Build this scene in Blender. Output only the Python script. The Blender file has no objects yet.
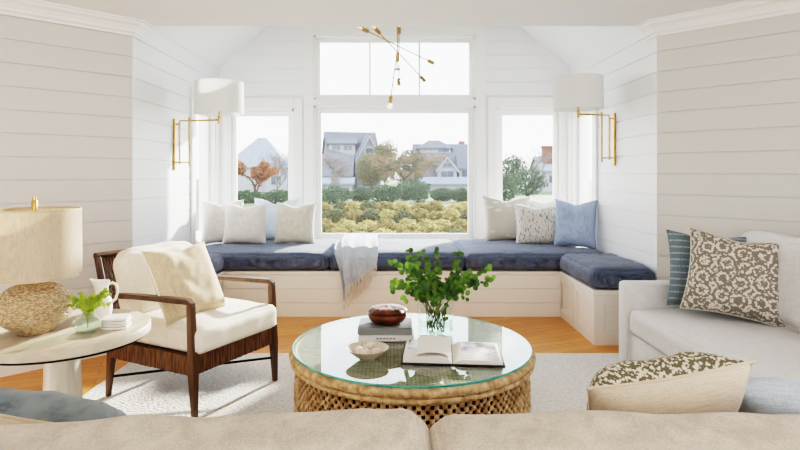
import bpy, bmesh, math, random
from mathutils import Vector, Matrix, noise
R = math.radians
PI = math.pi
random.seed(7)
SC = bpy.context.scene
COL = SC.collection

# ------------------------------------------------------------------ helpers
def link(o, parent=None):
    COL.objects.link(o)
    if parent is not None: o.parent = parent
    return o

def tag(o, label=None, cat=None, group=None, kind=None):
    if label: o['label'] = label
    if cat: o['category'] = cat
    if group: o['group'] = group
    if kind: o['kind'] = kind
    return o

def thing(name, label, cat, loc=(0, 0, 0), rz=0, group=None, rot=None):
    o = bpy.data.objects.new(name, None)
    o.empty_display_size = 0.1
    link(o)
    o.location = loc
    o.rotation_euler = rot if rot else (0, 0, rz)
    return tag(o, label, cat, group)

def copy_tree(o, parent=None):
    c = o.copy(); COL.objects.link(c)
    c.parent = parent
    for ch in [k for k in COL.objects if k.parent == o]:
        copy_tree(ch, c)
    return c

class MB:
    def __init__(s): s.v = []; s.f = []; s.uv = None
    def add(s, vs, fs):
        b = len(s.v)
        s.v += [tuple(p) for p in vs]
        s.f += [tuple(i + b for i in f) for f in fs]
        return s
    def box(s, x0, x1, y0, y1, z0, z1, M=None, bev=0):
        if bev > 0:
            bv = min(bev, (x1-x0)*.45, (y1-y0)*.45, (z1-z0)*.45)
            bm = bmesh.new(); bmesh.ops.create_cube(bm, size=1)
            for v in bm.verts:
                v.co = Vector((x0+(v.co.x+.5)*(x1-x0), y0+(v.co.y+.5)*(y1-y0), z0+(v.co.z+.5)*(z1-z0)))
            bmesh.ops.bevel(bm, geom=list(bm.edges), offset=bv, segments=2, profile=.5, affect='EDGES')
            bm.verts.index_update()
            vs = [v.co.copy() for v in bm.verts]; fs = [[v.index for v in f.verts] for f in bm.faces]
            bm.free()
        else:
            vs = [Vector(p) for p in ((x0,y0,z0),(x1,y0,z0),(x1,y1,z0),(x0,y1,z0),(x0,y0,z1),(x1,y0,z1),(x1,y1,z1),(x0,y1,z1))]
            fs = [(0,3,2,1),(4,5,6,7),(0,1,5,4),(1,2,6,5),(2,3,7,6),(3,0,4,7)]
        if M is not None: vs = [M @ v for v in vs]
        return s.add(vs, fs)
    def tube(s, pts, rad, seg=8, sq=1.0, cap=True):
        pts = [Vector(p) for p in pts]
        n = len(pts)
        if not isinstance(rad, (list, tuple)): rad = [rad]*n
        vs = []; fs = []
        up = None
        for i, p in enumerate(pts):
            d = (pts[min(i+1, n-1)] - pts[max(i-1, 0)])
            if d.length < 1e-9: d = Vector((0,0,1))
            d.normalize()
            if up is None:
                up = Vector((0,0,1)) if abs(d.z) < .9 else Vector((0,1,0))
            a = d.cross(up)
            if a.length < 1e-4: a = d.orthogonal()
            a.normalize(); b = a.cross(d).normalized(); up = b
            for k in range(seg):
                t = 2*PI*k/seg
                vs.append(p + a*math.cos(t)*rad[i]*sq + b*math.sin(t)*rad[i])
        for i in range(n-1):
            for k in range(seg):
                k2 = (k+1) % seg
                fs.append((i*seg+k, i*seg+k2, (i+1)*seg+k2, (i+1)*seg+k))
        if cap:
            fs.append(tuple(range(seg))[::-1]); fs.append(tuple((n-1)*seg+k for k in range(seg)))
        return s.add(vs, fs)
    def lathe(s, prof, seg=32, c=(0,0,0), close=False):
        vs = []; fs = []
        n = len(prof)
        for (r, z) in prof:
            for k in range(seg):
                t = 2*PI*k/seg
                vs.append((c[0]+r*math.cos(t), c[1]+r*math.sin(t), c[2]+z))
        m = n if close else n-1
        for i in range(m):
            j = (i+1) % n
            for k in range(seg):
                k2 = (k+1) % seg
                fs.append((i*seg+k, i*seg+k2, j*seg+k2, j*seg+k))
        if not close:
            if prof[0][0] > 1e-5: fs.append(tuple(range(seg))[::-1])
            if prof[-1][0] > 1e-5: fs.append(tuple((n-1)*seg+k for k in range(seg)))
        return s.add(vs, fs)
    def taper(s, p0, p1, a0, b0, a1, b1):
        """rectangular bar between two points, vertical-ish"""
        vs = []
        for (p, a, b) in ((p0, a0, b0), (p1, a1, b1)):
            for sx, sy in ((-1,-1),(1,-1),(1,1),(-1,1)):
                vs.append((p[0]+sx*a/2, p[1]+sy*b/2, p[2]))
        return s.add(vs, [(0,3,2,1),(4,5,6,7),(0,1,5,4),(1,2,6,5),(2,3,7,6),(3,0,4,7)])
    def poly(s, pts, z0, z1):
        n = len(pts)
        vs = [(x,y,z0) for x,y in pts]+[(x,y,z1) for x,y in pts]
        return s.add(vs, [tuple(range(n))[::-1], tuple(range(n,2*n))]+[(i,(i+1)%n,n+(i+1)%n,n+i) for i in range(n)])
    def build(s, name, mat, parent=None, smooth=False, loc=None, rot=None, bevel=0, weld=True, sharp=None):
        me = bpy.data.meshes.new(name)
        me.from_pydata(s.v, [], s.f)
        bm = bmesh.new(); bm.from_mesh(me)
        if weld: bmesh.ops.remove_doubles(bm, verts=bm.verts, dist=1e-5)
        bmesh.ops.recalc_face_normals(bm, faces=bm.faces)
        bm.to_mesh(me); bm.free()
        if smooth:
            me.shade_smooth()
            try: me.set_sharp_from_angle(angle=R(sharp if sharp else 45))
            except Exception: pass
        me.materials.append(mat)
        o = bpy.data.objects.new(name, me)
        link(o, parent)
        if loc is not None: o.location = loc
        if rot is not None: o.rotation_euler = rot
        if bevel > 0:
            m = o.modifiers.new('bevel', 'BEVEL'); m.width = bevel; m.segments = 2; m.limit_method = 'ANGLE'; m.angle_limit = R(40)
        return o

def struct(o, label=None):
    o['kind'] = 'structure'
    if label: o['label'] = label
    return o

# ------------------------------------------------------------------ materials
def new_mat(name):
    m = bpy.data.materials.new(name); m.use_nodes = True
    nt = m.node_tree; nt.nodes.clear()
    out = nt.nodes.new('ShaderNodeOutputMaterial')
    return m, nt, out
def N(nt, t, **kw):
    n = nt.nodes.new(t)
    for k, v in kw.items():
        if k.startswith('i_'):
            key = k[2:].replace('_', ' ')
            n.inputs[key].default_value = v
        else: setattr(n, k, v)
    return n
def c4(c): return (c[0], c[1], c[2], 1)
def srgb(r, g, b):
    f = lambda u: ((u/255+.055)/1.055)**2.4 if u/255 > .04045 else u/255/12.92
    return (f(r), f(g), f(b))

def mat(name, col, rough=.6, col2=None, scale=8, detail=4, bump=0, bscale=60, metal=0, sheen=0, coords='Object', stretch=(1,1,1), contrast=(.35,.65), spec=.5, transl=0, bstretch=None):
    m, nt, out = new_mat(name)
    p = N(nt, 'ShaderNodeBsdfPrincipled')
    p.inputs['Base Color'].default_value = c4(col)
    p.inputs['Roughness'].default_value = rough
    p.inputs['Metallic'].default_value = metal
    p.inputs['Specular IOR Level'].default_value = spec
    if sheen:
        p.inputs['Sheen Weight'].default_value = sheen; p.inputs['Sheen Roughness'].default_value = .5
    tc = N(nt, 'ShaderNodeTexCoord'); mp = N(nt, 'ShaderNodeMapping')
    mp.inputs['Scale'].default_value = stretch
    nt.links.new(tc.outputs[coords], mp.inputs['Vector'])
    if col2:
        nz = N(nt, 'ShaderNodeTexNoise'); nz.inputs['Scale'].default_value = scale; nz.inputs['Detail'].default_value = detail
        nt.links.new(mp.outputs[0], nz.inputs['Vector'])
        cr = N(nt, 'ShaderNodeValToRGB')
        cr.color_ramp.elements[0].position = contrast[0]; cr.color_ramp.elements[0].color = c4(col)
        cr.color_ramp.elements[1].position = contrast[1]; cr.color_ramp.elements[1].color = c4(col2)
        nt.links.new(nz.outputs['Fac'], cr.inputs[0]); nt.links.new(cr.outputs[0], p.inputs['Base Color'])
    if bump:
        mp2 = N(nt, 'ShaderNodeMapping'); mp2.inputs['Scale'].default_value = bstretch or (1,1,1)
        nt.links.new(tc.outputs[coords], mp2.inputs['Vector'])
        nb = N(nt, 'ShaderNodeTexNoise'); nb.inputs['Scale'].default_value = bscale; nb.inputs['Detail'].default_value = 3
        nt.links.new(mp2.outputs[0], nb.inputs['Vector'])
        b = N(nt, 'ShaderNodeBump'); b.inputs['Strength'].default_value = bump; b.inputs['Distance'].default_value = .01
        nt.links.new(nb.outputs['Fac'], b.inputs['Height']); nt.links.new(b.outputs[0], p.inputs['Normal'])
    if transl:
        t = N(nt, 'ShaderNodeBsdfTranslucent'); mx = N(nt, 'ShaderNodeMixShader'); mx.inputs[0].default_value = transl
        src = p.inputs['Base Color']
        if src.is_linked: nt.links.new(src.links[0].from_socket, t.inputs[0])
        else: t.inputs[0].default_value = c4(col)
        nt.links.new(p.outputs[0], mx.inputs[1]); nt.links.new(t.outputs[0], mx.inputs[2])
        nt.links.new(mx.outputs[0], out.inputs[0])
    else:
        nt.links.new(p.outputs[0], out.inputs[0])
    return m

def weave_mat(name, c1, c2, s1=300, rough=.85, bump=.4, var=None, vscale=6, vcon=(.4,.62)):
    """woven fabric: two crossed wave patterns with slub noise"""
    m, nt, out = new_mat(name)
    p = N(nt, 'ShaderNodeBsdfPrincipled'); p.inputs['Roughness'].default_value = rough
    p.inputs['Sheen Weight'].default_value = .15
    tc = N(nt, 'ShaderNodeTexCoord')
    a = N(nt, 'ShaderNodeMapping'); a.inputs['Scale'].default_value = (s1, s1*.06, s1)
    b = N(nt, 'ShaderNodeMapping'); b.inputs['Scale'].default_value = (s1*.06, s1, s1*.06)
    n1 = N(nt, 'ShaderNodeTexNoise'); n2 = N(nt, 'ShaderNodeTexNoise')
    for mp, n in ((a, n1), (b, n2)):
        nt.links.new(tc.outputs['Object'], mp.inputs[0]); nt.links.new(mp.outputs[0], n.inputs['Vector'])
        n.inputs['Scale'].default_value = 1; n.inputs['Detail'].default_value = 2
    mul = N(nt, 'ShaderNodeMath', operation='ADD'); nt.links.new(n1.outputs['Fac'], mul.inputs[0]); nt.links.new(n2.outputs['Fac'], mul.inputs[1])
    half = N(nt, 'ShaderNodeMath', operation='MULTIPLY'); half.inputs[1].default_value = .5; nt.links.new(mul.outputs[0], half.inputs[0])
    cr = N(nt, 'ShaderNodeValToRGB'); cr.color_ramp.elements[0].position = .38; cr.color_ramp.elements[1].position = .62
    cr.color_ramp.elements[0].color = c4(c1); cr.color_ramp.elements[1].color = c4(c2)
    nt.links.new(half.outputs[0], cr.inputs[0])
    last = cr.outputs[0]
    if var:
        nv = N(nt, 'ShaderNodeTexNoise'); nv.inputs['Scale'].default_value = vscale; nv.inputs['Detail'].default_value = 5
        nt.links.new(tc.outputs['Object'], nv.inputs['Vector'])
        cv = N(nt, 'ShaderNodeValToRGB'); cv.color_ramp.elements[0].position = vcon[0]; cv.color_ramp.elements[1].position = vcon[1]
        cv.color_ramp.elements[0].color = (0,0,0,1)
        nt.links.new(nv.outputs['Fac'], cv.inputs[0])
        mx = N(nt, 'ShaderNodeMixRGB'); mx.inputs[2].default_value = c4(var)
        nt.links.new(cv.outputs[0], mx.inputs[0]); nt.links.new(last, mx.inputs[1]); last = mx.outputs[0]
    nt.links.new(last, p.inputs['Base Color'])
    bp = N(nt, 'ShaderNodeBump'); bp.inputs['Strength'].default_value = bump; bp.inputs['Distance'].default_value = .002
    nt.links.new(half.outputs[0], bp.inputs['Height']); nt.links.new(bp.outputs[0], p.inputs['Normal'])
    nt.links.new(p.outputs[0], out.inputs[0])
    return m

M = {}
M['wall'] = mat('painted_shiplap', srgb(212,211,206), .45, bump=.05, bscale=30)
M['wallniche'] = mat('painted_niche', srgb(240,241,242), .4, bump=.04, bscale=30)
M['trim'] = mat('white_trim', srgb(243,243,241), .35)
M['ceil'] = mat('ceiling_paint', srgb(244,245,245), .8)
M['bench'] = mat('bench_paint', srgb(240,236,228), .4)
M['black'] = mat('black_metal', (.01,.01,.01), .4, metal=.5)
M['brass'] = mat('brass', srgb(182,146,92), .34, col2=srgb(198,164,110), scale=20, metal=1)
M['bronze'] = mat('aged_brass', srgb(176,152,112), .4, col2=srgb(198,172,128), scale=20, metal=1)
M['denim'] = weave_mat('navy_chenille', srgb(44,52,70), srgb(108,118,138), 240, var=srgb(84,96,120), vscale=14, vcon=(.45,.72))
M['sofa'] = weave_mat('sofa_linen', srgb(204,203,201), srgb(224,223,221), 300)
M['sofaf'] = weave_mat('foreground_linen', srgb(160,151,136), srgb(188,178,161), 260)
M['cream'] = weave_mat('cream_linen', srgb(232,224,208), srgb(244,238,226), 400)
M['beige'] = weave_mat('beige_linen', srgb(188,168,140), srgb(214,196,168), 260)
M['oat'] = weave_mat('oat_linen', srgb(206,202,194), srgb(228,224,216), 300)
M['oatb'] = weave_mat('tan_linen', srgb(196,190,176), srgb(218,212,198), 300)
M['blue'] = weave_mat('pale_blue_linen', srgb(146,162,190), srgb(176,189,212), 300)
M['bluel'] = weave_mat('ice_blue_linen', srgb(186,200,220), srgb(206,216,230), 300)
M['throw'] = weave_mat('throw_wool', srgb(160,172,186), srgb(196,204,212), 260)
M['fringe'] = mat('fringe_cotton', srgb(225,215,200), .9)
M['walnut'] = mat('walnut', srgb(62,44,32), .4, col2=srgb(98,72,52), scale=14, stretch=(1,1,.15), bump=.05)
M['rattan'] = mat('dark_rattan', srgb(78,50,32), .5, col2=srgb(122,88,60), scale=110, detail=2, contrast=(.42,.6), stretch=(1,1,.1), bump=.3, bscale=120, bstretch=(1,1,.1))
M['ceramic'] = mat('white_ceramic', srgb(238,234,226), .3, bump=.05, bscale=25)
M['paper'] = mat('paper', srgb(240,236,228), .7, bump=.05, bscale=60)
M['white_cast'] = mat('whitewashed_oak', srgb(206,197,178), .45, col2=srgb(178,166,146), scale=10, stretch=(1,.12,1), bump=.08, bscale=30)
M['column'] = mat('limed_column', srgb(232,228,218), .5, col2=srgb(190,182,166), scale=14, stretch=(1,1,.1), bump=.15, bscale=20, bstretch=(1,1,.15))
M['soil'] = mat('ground', srgb(92,98,62), .9, col2=srgb(78,96,50), scale=.6)

def glass_arch(name, tint=(1,1,1), haze=0.0, gl_rough=0.0, hazecol=(1,1,1), ior=1.5):
    m, nt, out = new_mat(name)
    tr = N(nt, 'ShaderNodeBsdfTransparent'); tr.inputs[0].default_value = c4(tint)
    gl = N(nt, 'ShaderNodeBsdfGlossy'); gl.inputs['Roughness'].default_value = gl_rough; gl.inputs[0].default_value = (1,1,1,1)
    lw = N(nt, 'ShaderNodeLayerWeight'); lw.inputs[0].default_value = .5
    pw = N(nt, 'ShaderNodeMath', operation='POWER'); pw.inputs[1].default_value = 5; nt.links.new(lw.outputs['Facing'], pw.inputs[0])
    f0 = ((ior-1)/(ior+1))**2
    fr = N(nt, 'ShaderNodeMath', operation='MULTIPLY_ADD'); fr.inputs[1].default_value = 1-f0; fr.inputs[2].default_value = f0; nt.links.new(pw.outputs[0], fr.inputs[0])
    mx = N(nt, 'ShaderNodeMixShader')
    last = tr.outputs[0]
    if haze:
        tl = N(nt, 'ShaderNodeBsdfTranslucent'); tl.inputs[0].default_value = c4(hazecol)
        m2 = N(nt, 'ShaderNodeMixShader'); m2.inputs[0].default_value = haze
        nt.links.new(tr.outputs[0], m2.inputs[1]); nt.links.new(tl.outputs[0], m2.inputs[2]); last = m2.outputs[0]
    nt.links.new(fr.outputs[0], mx.inputs[0]); nt.links.new(last, mx.inputs[1]); nt.links.new(gl.outputs[0], mx.inputs[2])
    nt.links.new(mx.outputs[0], out.inputs[0])
    return m
M['pane'] = glass_arch('window_glass', haze=.012, ior=1.14)
M['tableglass'] = glass_arch('table_glass', tint=(.93,.98,.96), ior=1.6)
M['clear'] = glass_arch('clear_glass', tint=(.95,.98,.97), ior=1.45)
M['water'] = glass_arch('water', tint=(.88,.95,.9), ior=1.33)
M['glassedge'] = mat('glass_edge', srgb(70,150,140), .1, col2=srgb(120,190,175), scale=10)

def emit_mat(name, col, s):
    m, nt, out = new_mat(name)
    e = N(nt, 'ShaderNodeEmission'); e.inputs[0].default_value = c4(col); e.inputs[1].default_value = s
    nt.links.new(e.outputs[0], out.inputs[0]); return m
M['filament'] = emit_mat('filament', (1,.75,.4), 6)

# wood floor
def floor_mat():
    m, nt, out = new_mat('oak_floor')
    p = N(nt, 'ShaderNodeBsdfPrincipled'); p.inputs['Roughness'].default_value = .32
    tc = N(nt, 'ShaderNodeTexCoord')
    mp = N(nt, 'ShaderNodeMapping'); mp.inputs['Rotation'].default_value = (0,0,R(-22))
    nt.links.new(tc.outputs['Object'], mp.inputs[0])
    br = N(nt, 'ShaderNodeTexBrick'); br.offset = .37; br.squash = 1
    br.inputs['Scale'].default_value = 1; br.inputs['Brick Width'].default_value = 1.1; br.inputs['Row Height'].default_value = .085
    br.inputs['Mortar Size'].default_value = .0015; br.inputs['Color1'].default_value = c4(srgb(226,158,84)); br.inputs['Color2'].default_value = c4(srgb(204,130,60))
    br.inputs['Mortar'].default_value = c4(srgb(120,70,34)); br.inputs['Bias'].default_value = -.2
    nt.links.new(mp.outputs[0], br.inputs['Vector'])
    m2 = N(nt, 'ShaderNodeMapping'); m2.inputs['Scale'].default_value = (2,40,2); nt.links.new(mp.outputs[0], m2.inputs[0])
    nz = N(nt, 'ShaderNodeTexNoise'); nz.inputs['Scale'].default_value = 1.5; nz.inputs['Detail'].default_value = 5
    nt.links.new(m2.outputs[0], nz.inputs['Vector'])
    mx = N(nt, 'ShaderNodeMixRGB', blend_type='MULTIPLY'); mx.inputs[0].default_value = .45
    cr = N(nt, 'ShaderNodeValToRGB'); cr.color_ramp.elements[0].position = .35; cr.color_ramp.elements[0].color = (.6,.5,.4,1); cr.color_ramp.elements[1].position = .6
    nt.links.new(nz.outputs['Fac'], cr.inputs[0]); nt.links.new(br.outputs[0], mx.inputs[1]); nt.links.new(cr.outputs[0], mx.inputs[2])
    nt.links.new(mx.outputs[0], p.inputs['Base Color'])
    nt.links.new(p.outputs[0], out.inputs[0]); return m
M['floor'] = floor_mat()

def rug_mat():
    m, nt, out = new_mat('wool_rug')
    p = N(nt, 'ShaderNodeBsdfPrincipled'); p.inputs['Roughness'].default_value = .95
    tc = N(nt, 'ShaderNodeTexCoord')
    mp = N(nt, 'ShaderNodeMapping'); mp.inputs['Scale'].default_value = (48,90,48); nt.links.new(tc.outputs['Object'], mp.inputs[0])
    vo = N(nt, 'ShaderNodeTexVoronoi'); vo.inputs['Scale'].default_value = 1; nt.links.new(mp.outputs[0], vo.inputs['Vector'])
    cr = N(nt, 'ShaderNodeValToRGB'); cr.color_ramp.elements[0].position = .1; cr.color_ramp.elements[0].color = c4(srgb(240,238,233)); cr.color_ramp.elements[1].position = .9; cr.color_ramp.elements[1].color = c4(srgb(208,203,195))
    nt.links.new(vo.outputs['Distance'], cr.inputs[0]); nt.links.new(cr.outputs[0], p.inputs['Base Color'])
    inv = N(nt, 'ShaderNodeMath', operation='SUBTRACT'); inv.inputs[0].default_value = 1; nt.links.new(vo.outputs['Distance'], inv.inputs[1])
    b = N(nt, 'ShaderNodeBump'); b.inputs['Strength'].default_value = .9; b.inputs['Distance'].default_value = .008
    nt.links.new(inv.outputs[0], b.inputs['Height']); nt.links.new(b.outputs[0], p.inputs['Normal'])
    nt.links.new(p.outputs[0], out.inputs[0]); return m
M['rug'] = rug_mat()

def pattern_mat(name, base, fig, kind, scale=14, rough=.85):
    m, nt, out = new_mat(name)
    p = N(nt, 'ShaderNodeBsdfPrincipled'); p.inputs['Roughness'].default_value = rough
    tc = N(nt, 'ShaderNodeTexCoord')
    mp = N(nt, 'ShaderNodeMapping'); nt.links.new(tc.outputs['Object'], mp.inputs[0])
    cr = N(nt, 'ShaderNodeValToRGB')
    if kind == 'medallion':
        mp.inputs['Scale'].default_value = (1,.7,1)
        vo = N(nt, 'ShaderNodeTexVoronoi'); vo.inputs['Scale'].default_value = scale; vo.inputs['Randomness'].default_value = .35
        nt.links.new(mp.outputs[0], vo.inputs['Vector'])
        s = N(nt, 'ShaderNodeMath', operation='MULTIPLY'); s.inputs[1].default_value = 22
        sn = N(nt, 'ShaderNodeMath', operation='SINE')
        nt.links.new(vo.outputs['Distance'], s.inputs[0]); nt.links.new(s.outputs[0], sn.inputs[0])
        v2 = N(nt, 'ShaderNodeTexVoronoi'); v2.inputs['Scale'].default_value = scale*7
        nt.links.new(mp.outputs[0], v2.inputs['Vector'])
        rs = N(nt, 'ShaderNodeMath', operation='MULTIPLY'); rs.inputs[1].default_value = .24; nt.links.new(sn.outputs[0], rs.inputs[0])
        m2 = N(nt, 'ShaderNodeMath', operation='MULTIPLY_ADD'); m2.inputs[1].default_value = -1; nt.links.new(v2.outputs['Distance'], m2.inputs[0]); nt.links.new(rs.outputs[0], m2.inputs[2])
        cr.color_ramp.elements[0].position = .0; cr.color_ramp.elements[1].position = .12
        ad = N(nt, 'ShaderNodeMath', operation='ADD'); ad.inputs[1].default_value = .50; nt.links.new(m2.outputs[0], ad.inputs[0])
        nt.links.new(ad.outputs[0], cr.inputs[0])
    elif kind == 'stripe':
        sx = N(nt, 'ShaderNodeSeparateXYZ'); nt.links.new(mp.outputs[0], sx.inputs[0])
        a = N(nt, 'ShaderNodeMath', operation='MULTIPLY'); a.inputs[1].default_value = scale*7.28; nt.links.new(sx.outputs['Z'], a.inputs[0])
        sn = N(nt, 'ShaderNodeMath', operation='SINE'); nt.links.new(a.outputs[0], sn.inputs[0])
        nz = N(nt, 'ShaderNodeTexNoise'); nz.inputs['Scale'].default_value = 90; nt.links.new(mp.outputs[0], nz.inputs['Vector'])
        m2 = N(nt, 'ShaderNodeMath', operation='MULTIPLY'); nt.links.new(sn.outputs[0], m2.inputs[0]); nt.links.new(nz.outputs['Fac'], m2.inputs[1])
        cr.color_ramp.elements[0].position = .3; cr.color_ramp.elements[1].position = .5
        nt.links.new(m2.outputs[0], cr.inputs[0])
    elif kind == 'dash':
        sx = N(nt, 'ShaderNodeMapping'); sx.inputs['Scale'].default_value = (scale,scale,scale*.22); nt.links.new(mp.outputs[0], sx.inputs[0])
        nz = N(nt, 'ShaderNodeTexNoise'); nz.inputs['Scale'].default_value = 1.0; nz.inputs['Detail'].default_value = 1; nt.links.new(sx.outputs[0], nz.inputs['Vector'])
        cr.color_ramp.elements[0].position = .56; cr.color_ramp.elements[1].position = .64
        nt.links.new(nz.outputs['Fac'], cr.inputs[0])
    elif kind == 'leaf':
        sx = N(nt, 'ShaderNodeMapping'); sx.inputs['Scale'].default_value = (scale,.2,scale*2.6); sx.inputs['Rotation'].default_value = (0,R(20),0); nt.links.new(mp.outputs[0], sx.inputs[0])
        nz = N(nt, 'ShaderNodeTexVoronoi'); nz.inputs['Scale'].default_value = 1.0; nt.links.new(sx.outputs[0], nz.inputs['Vector'])
        cr.color_ramp.elements[0].position = .30; cr.color_ramp.elements[1].position = .34
        inv = N(nt, 'ShaderNodeMath', operation='SUBTRACT'); inv.inputs[0].default_value = .72; nt.links.new(nz.outputs['Distance'], inv.inputs[1])
        nt.links.new(inv.outputs[0], cr.inputs[0])
        cr.color_ramp.elements[0].position = .40; cr.color_ramp.elements[1].position = .46
    cr.color_ramp.elements[0].color = c4(base); cr.color_ramp.elements[1].color = c4(fig)
    nt.links.new(cr.outputs[0], p.inputs['Base Color'])
    nb = N(nt, 'ShaderNodeTexNoise'); nb.inputs['Scale'].default_value = 250; nt.links.new(tc.outputs['Object'], nb.inputs['Vector'])
    b = N(nt, 'ShaderNodeBump'); b.inputs['Strength'].default_value = .25; b.inputs['Distance'].default_value = .003
    nt.links.new(nb.outputs['Fac'], b.inputs['Height']); nt.links.new(b.outputs[0], p.inputs['Normal'])
    nt.links.new(p.outputs[0], out.inputs[0]); return m
M['medallion'] = pattern_mat('block_print', srgb(124,117,106), srgb(208,202,191), 'medallion', 11)
M['olive'] = pattern_mat('olive_print', srgb(96,92,72), srgb(206,199,180), 'medallion', 20)
M['bstripe'] = pattern_mat('slate_stripe', srgb(106,120,128), srgb(154,164,170), 'stripe', 22)
M['dash'] = pattern_mat('dashed_weave', srgb(214,211,204), srgb(130,124,114), 'dash', 105)
M['leafp'] = pattern_mat('leaf_print', srgb(200,194,182), srgb(226,221,210), 'leaf', 7)
M['mist'] = weave_mat('mist_linen', srgb(160,174,184), srgb(186,197,204), 300)
M['reverse'] = weave_mat('plain_reverse', srgb(186,170,148), srgb(204,190,168), 400)
M['slate'] = weave_mat('slate_velvet', srgb(66,78,84), srgb(98,110,116), 200, var=srgb(118,130,134), vscale=9)

# ------------------------------------------------------------------ soft goods
def pillow_half(w, h, t, side, chop=.0, seed=0, n=26, wr=.006):
    mb = MB(); vs = []; fs = []
    for j in range(n+1):
        v = -1+2*j/n
        for i in range(n+1):
            u = -1+2*i/n
            x = w/2*u*(1-.09*(1-v*v)*abs(u)**3)
            z = h/2*v*(1-.09*(1-u*u)*abs(v)**3)
            th = t/2*(max(0,(1-u**4)*(1-v**4)))**.62
            if chop and v > 0: z -= chop*math.exp(-(u/.38)**2)*v**1.5; th *= 1-.35*math.exp(-(u/.25)**2)*v**2
            q = noise.noise(Vector((u*2.2+seed*3.1, v*2.2, seed*1.7+side)))*wr*1.6 + noise.noise(Vector((u*5+seed, v*5+4, side*3)))*wr*.8
            e = (1-abs(u)**6)*(1-abs(v)**6)
            # gathers radiating from the corners
            g = math.sin(math.atan2(v*1.0, u)*14+seed)*wr*.6*max(0, (abs(u)+abs(v))-.9)*e
            vs.append((x, -side*(th+(q+g)*e), z+h/2))
    for j in range(n):
        for i in range(n):
            a = j*(n+1)+i
            fs.append((a, a+1, a+n+2, a+n+1))
    return mb.add(vs, fs)

def piping(w, h, chop=0, r=.004, n=24):
    pts = []
    def pt(u, v):
        x = w/2*u*(1-.09*(1-v*v)*abs(u)**3); z = h/2*v*(1-.09*(1-u*u)*abs(v)**3)
        if chop and v > 0: z -= chop*math.exp(-(u/.38)**2)*v**1.5
        return (x, 0, z+h/2)
    for i in range(n): pts.append(pt(-1+2*i/n, -1))
    for i in range(n): pts.append(pt(1, -1+2*i/n))
    for i in range(n): pts.append(pt(1-2*i/n, 1))
    for i in range(n+1): pts.append(pt(-1, 1-2*i/n))
    mb = MB(); mb.tube(pts, r, 6); return mb

def pillow(label, m, loc, w=.45, h=.45, t=.16, lean=14, yaw=0, roll=0, chop=.03, seed=0, group=None, pipe=None, back=None, name='throw_pillow', wr=.006):
    rot = (Matrix.Rotation(R(yaw), 3, 'Z') @ Matrix.Rotation(R(-lean), 3, 'X') @ Matrix.Rotation(R(roll), 3, 'Y')).to_euler()
    if back is None:
        a = pillow_half(w, h, t, 1, chop, seed, wr=wr); b = pillow_half(w, h, t, -1, chop, seed, wr=wr)
        a.add(b.v, b.f)
        if pipe is None:
            o = a.build(name, m, None, smooth=True, loc=loc, rot=rot, sharp=80)
            return tag(o, label, 'pillow', group)
        th = thing(name, label, 'pillow', loc, rot=rot, group=group)
        a.build('pillow_cover', m, th, smooth=True, sharp=80)
    else:
        th = thing(name, label, 'pillow', loc, rot=rot, group=group)
        f = pillow_half(w, h, t, 1, chop, seed, wr=wr).build('front_panel', m, th, smooth=True, sharp=80)
        k = pillow_half(w, h, t, -1, chop, seed, wr=wr).build('back_panel', back, th, smooth=True, sharp=80)
        tag(k, 'plain linen reverse side')
    piping(w, h, chop).build('piping', pipe or back, th, smooth=True)
    return th

def cushion(w, d, h, crown=.02, r=.04, n=18, seed=0, wr=.004, sag=0, slump=0):
    """box cushion centred on x,y with its base at z=0"""
    mb = MB(); idx = {}; vs = []; fs = []
    def P(u, v, s):
        # u,v,s in [-1,1] on the cube surface
        hx, hy, hz = w/2, d/2, h/2
        p = Vector((u*hx, v*hy, s*hz))
        ins = Vector((max(-hx+r, min(hx-r, p.x)), max(-hy+r, min(hy-r, p.y)), max(-hz+r, min(hz-r, p.z))))
        dlt = p-ins
        if dlt.length > 1e-9:
            dlt.normalize(); p = ins+dlt*r
        fx, fy, fz = 1-u**4, 1-v**4, 1-s**4
        bx = crown*.6*fy*fz*(1 if u > 0 else -1)*abs(u)**3
        by = crown*.6*fx*fz*(1 if v > 0 else -1)*abs(v)**3
        bz = crown*fx*fy*s if s > 0 else 0
        q = noise.noise(Vector((p.x*5+seed*7, p.y*5, p.z*5)))*wr*1.5+noise.noise(Vector((p.x*14+seed, p.y*14, p.z*10)))*wr
        nrm = dlt if dlt.length > 1e-9 else Vector((0,0,s))
        p = p+Vector((bx,by,bz))+nrm*q*(1 if s > -.9 else 0)
        if s > 0 and sag: p.z -= sag*fx*fy
        if slump and s > -1: p.z -= slump*(abs(u)**3)*(s+1)/2
        return (p.x, p.y, p.z+hz)
    def vid(i, j, k):
        key = (i,j,k)
        if key not in idx:
            # denser towards the edges
            f = lambda a: math.sin((-1+2*a/n)*PI/2)*.75+(-1+2*a/n)*.25
            idx[key] = len(vs); vs.append(P(f(i), f(j), f(k)))
        return idx[key]
    for i in range(n):
        for j in range(n):
            fs.append((vid(i,j,0), vid(i,j+1,0), vid(i+1,j+1,0), vid(i+1,j,0)))
            fs.append((vid(i,j,n), vid(i+1,j,n), vid(i+1,j+1,n), vid(i,j+1,n)))
            fs.append((vid(i,0,j), vid(i+1,0,j), vid(i+1,0,j+1), vid(i,0,j+1)))
            fs.append((vid(i,n,j), vid(i,n,j+1), vid(i+1,n,j+1), vid(i+1,n,j)))
            fs.append((vid(0,i,j), vid(0,i,j+1), vid(0,i+1,j+1), vid(0,i+1,j)))
            fs.append((vid(n,i,j), vid(n,i+1,j), vid(n,i+1,j+1), vid(n,i,j+1)))
    return mb.add(vs, fs)
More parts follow.
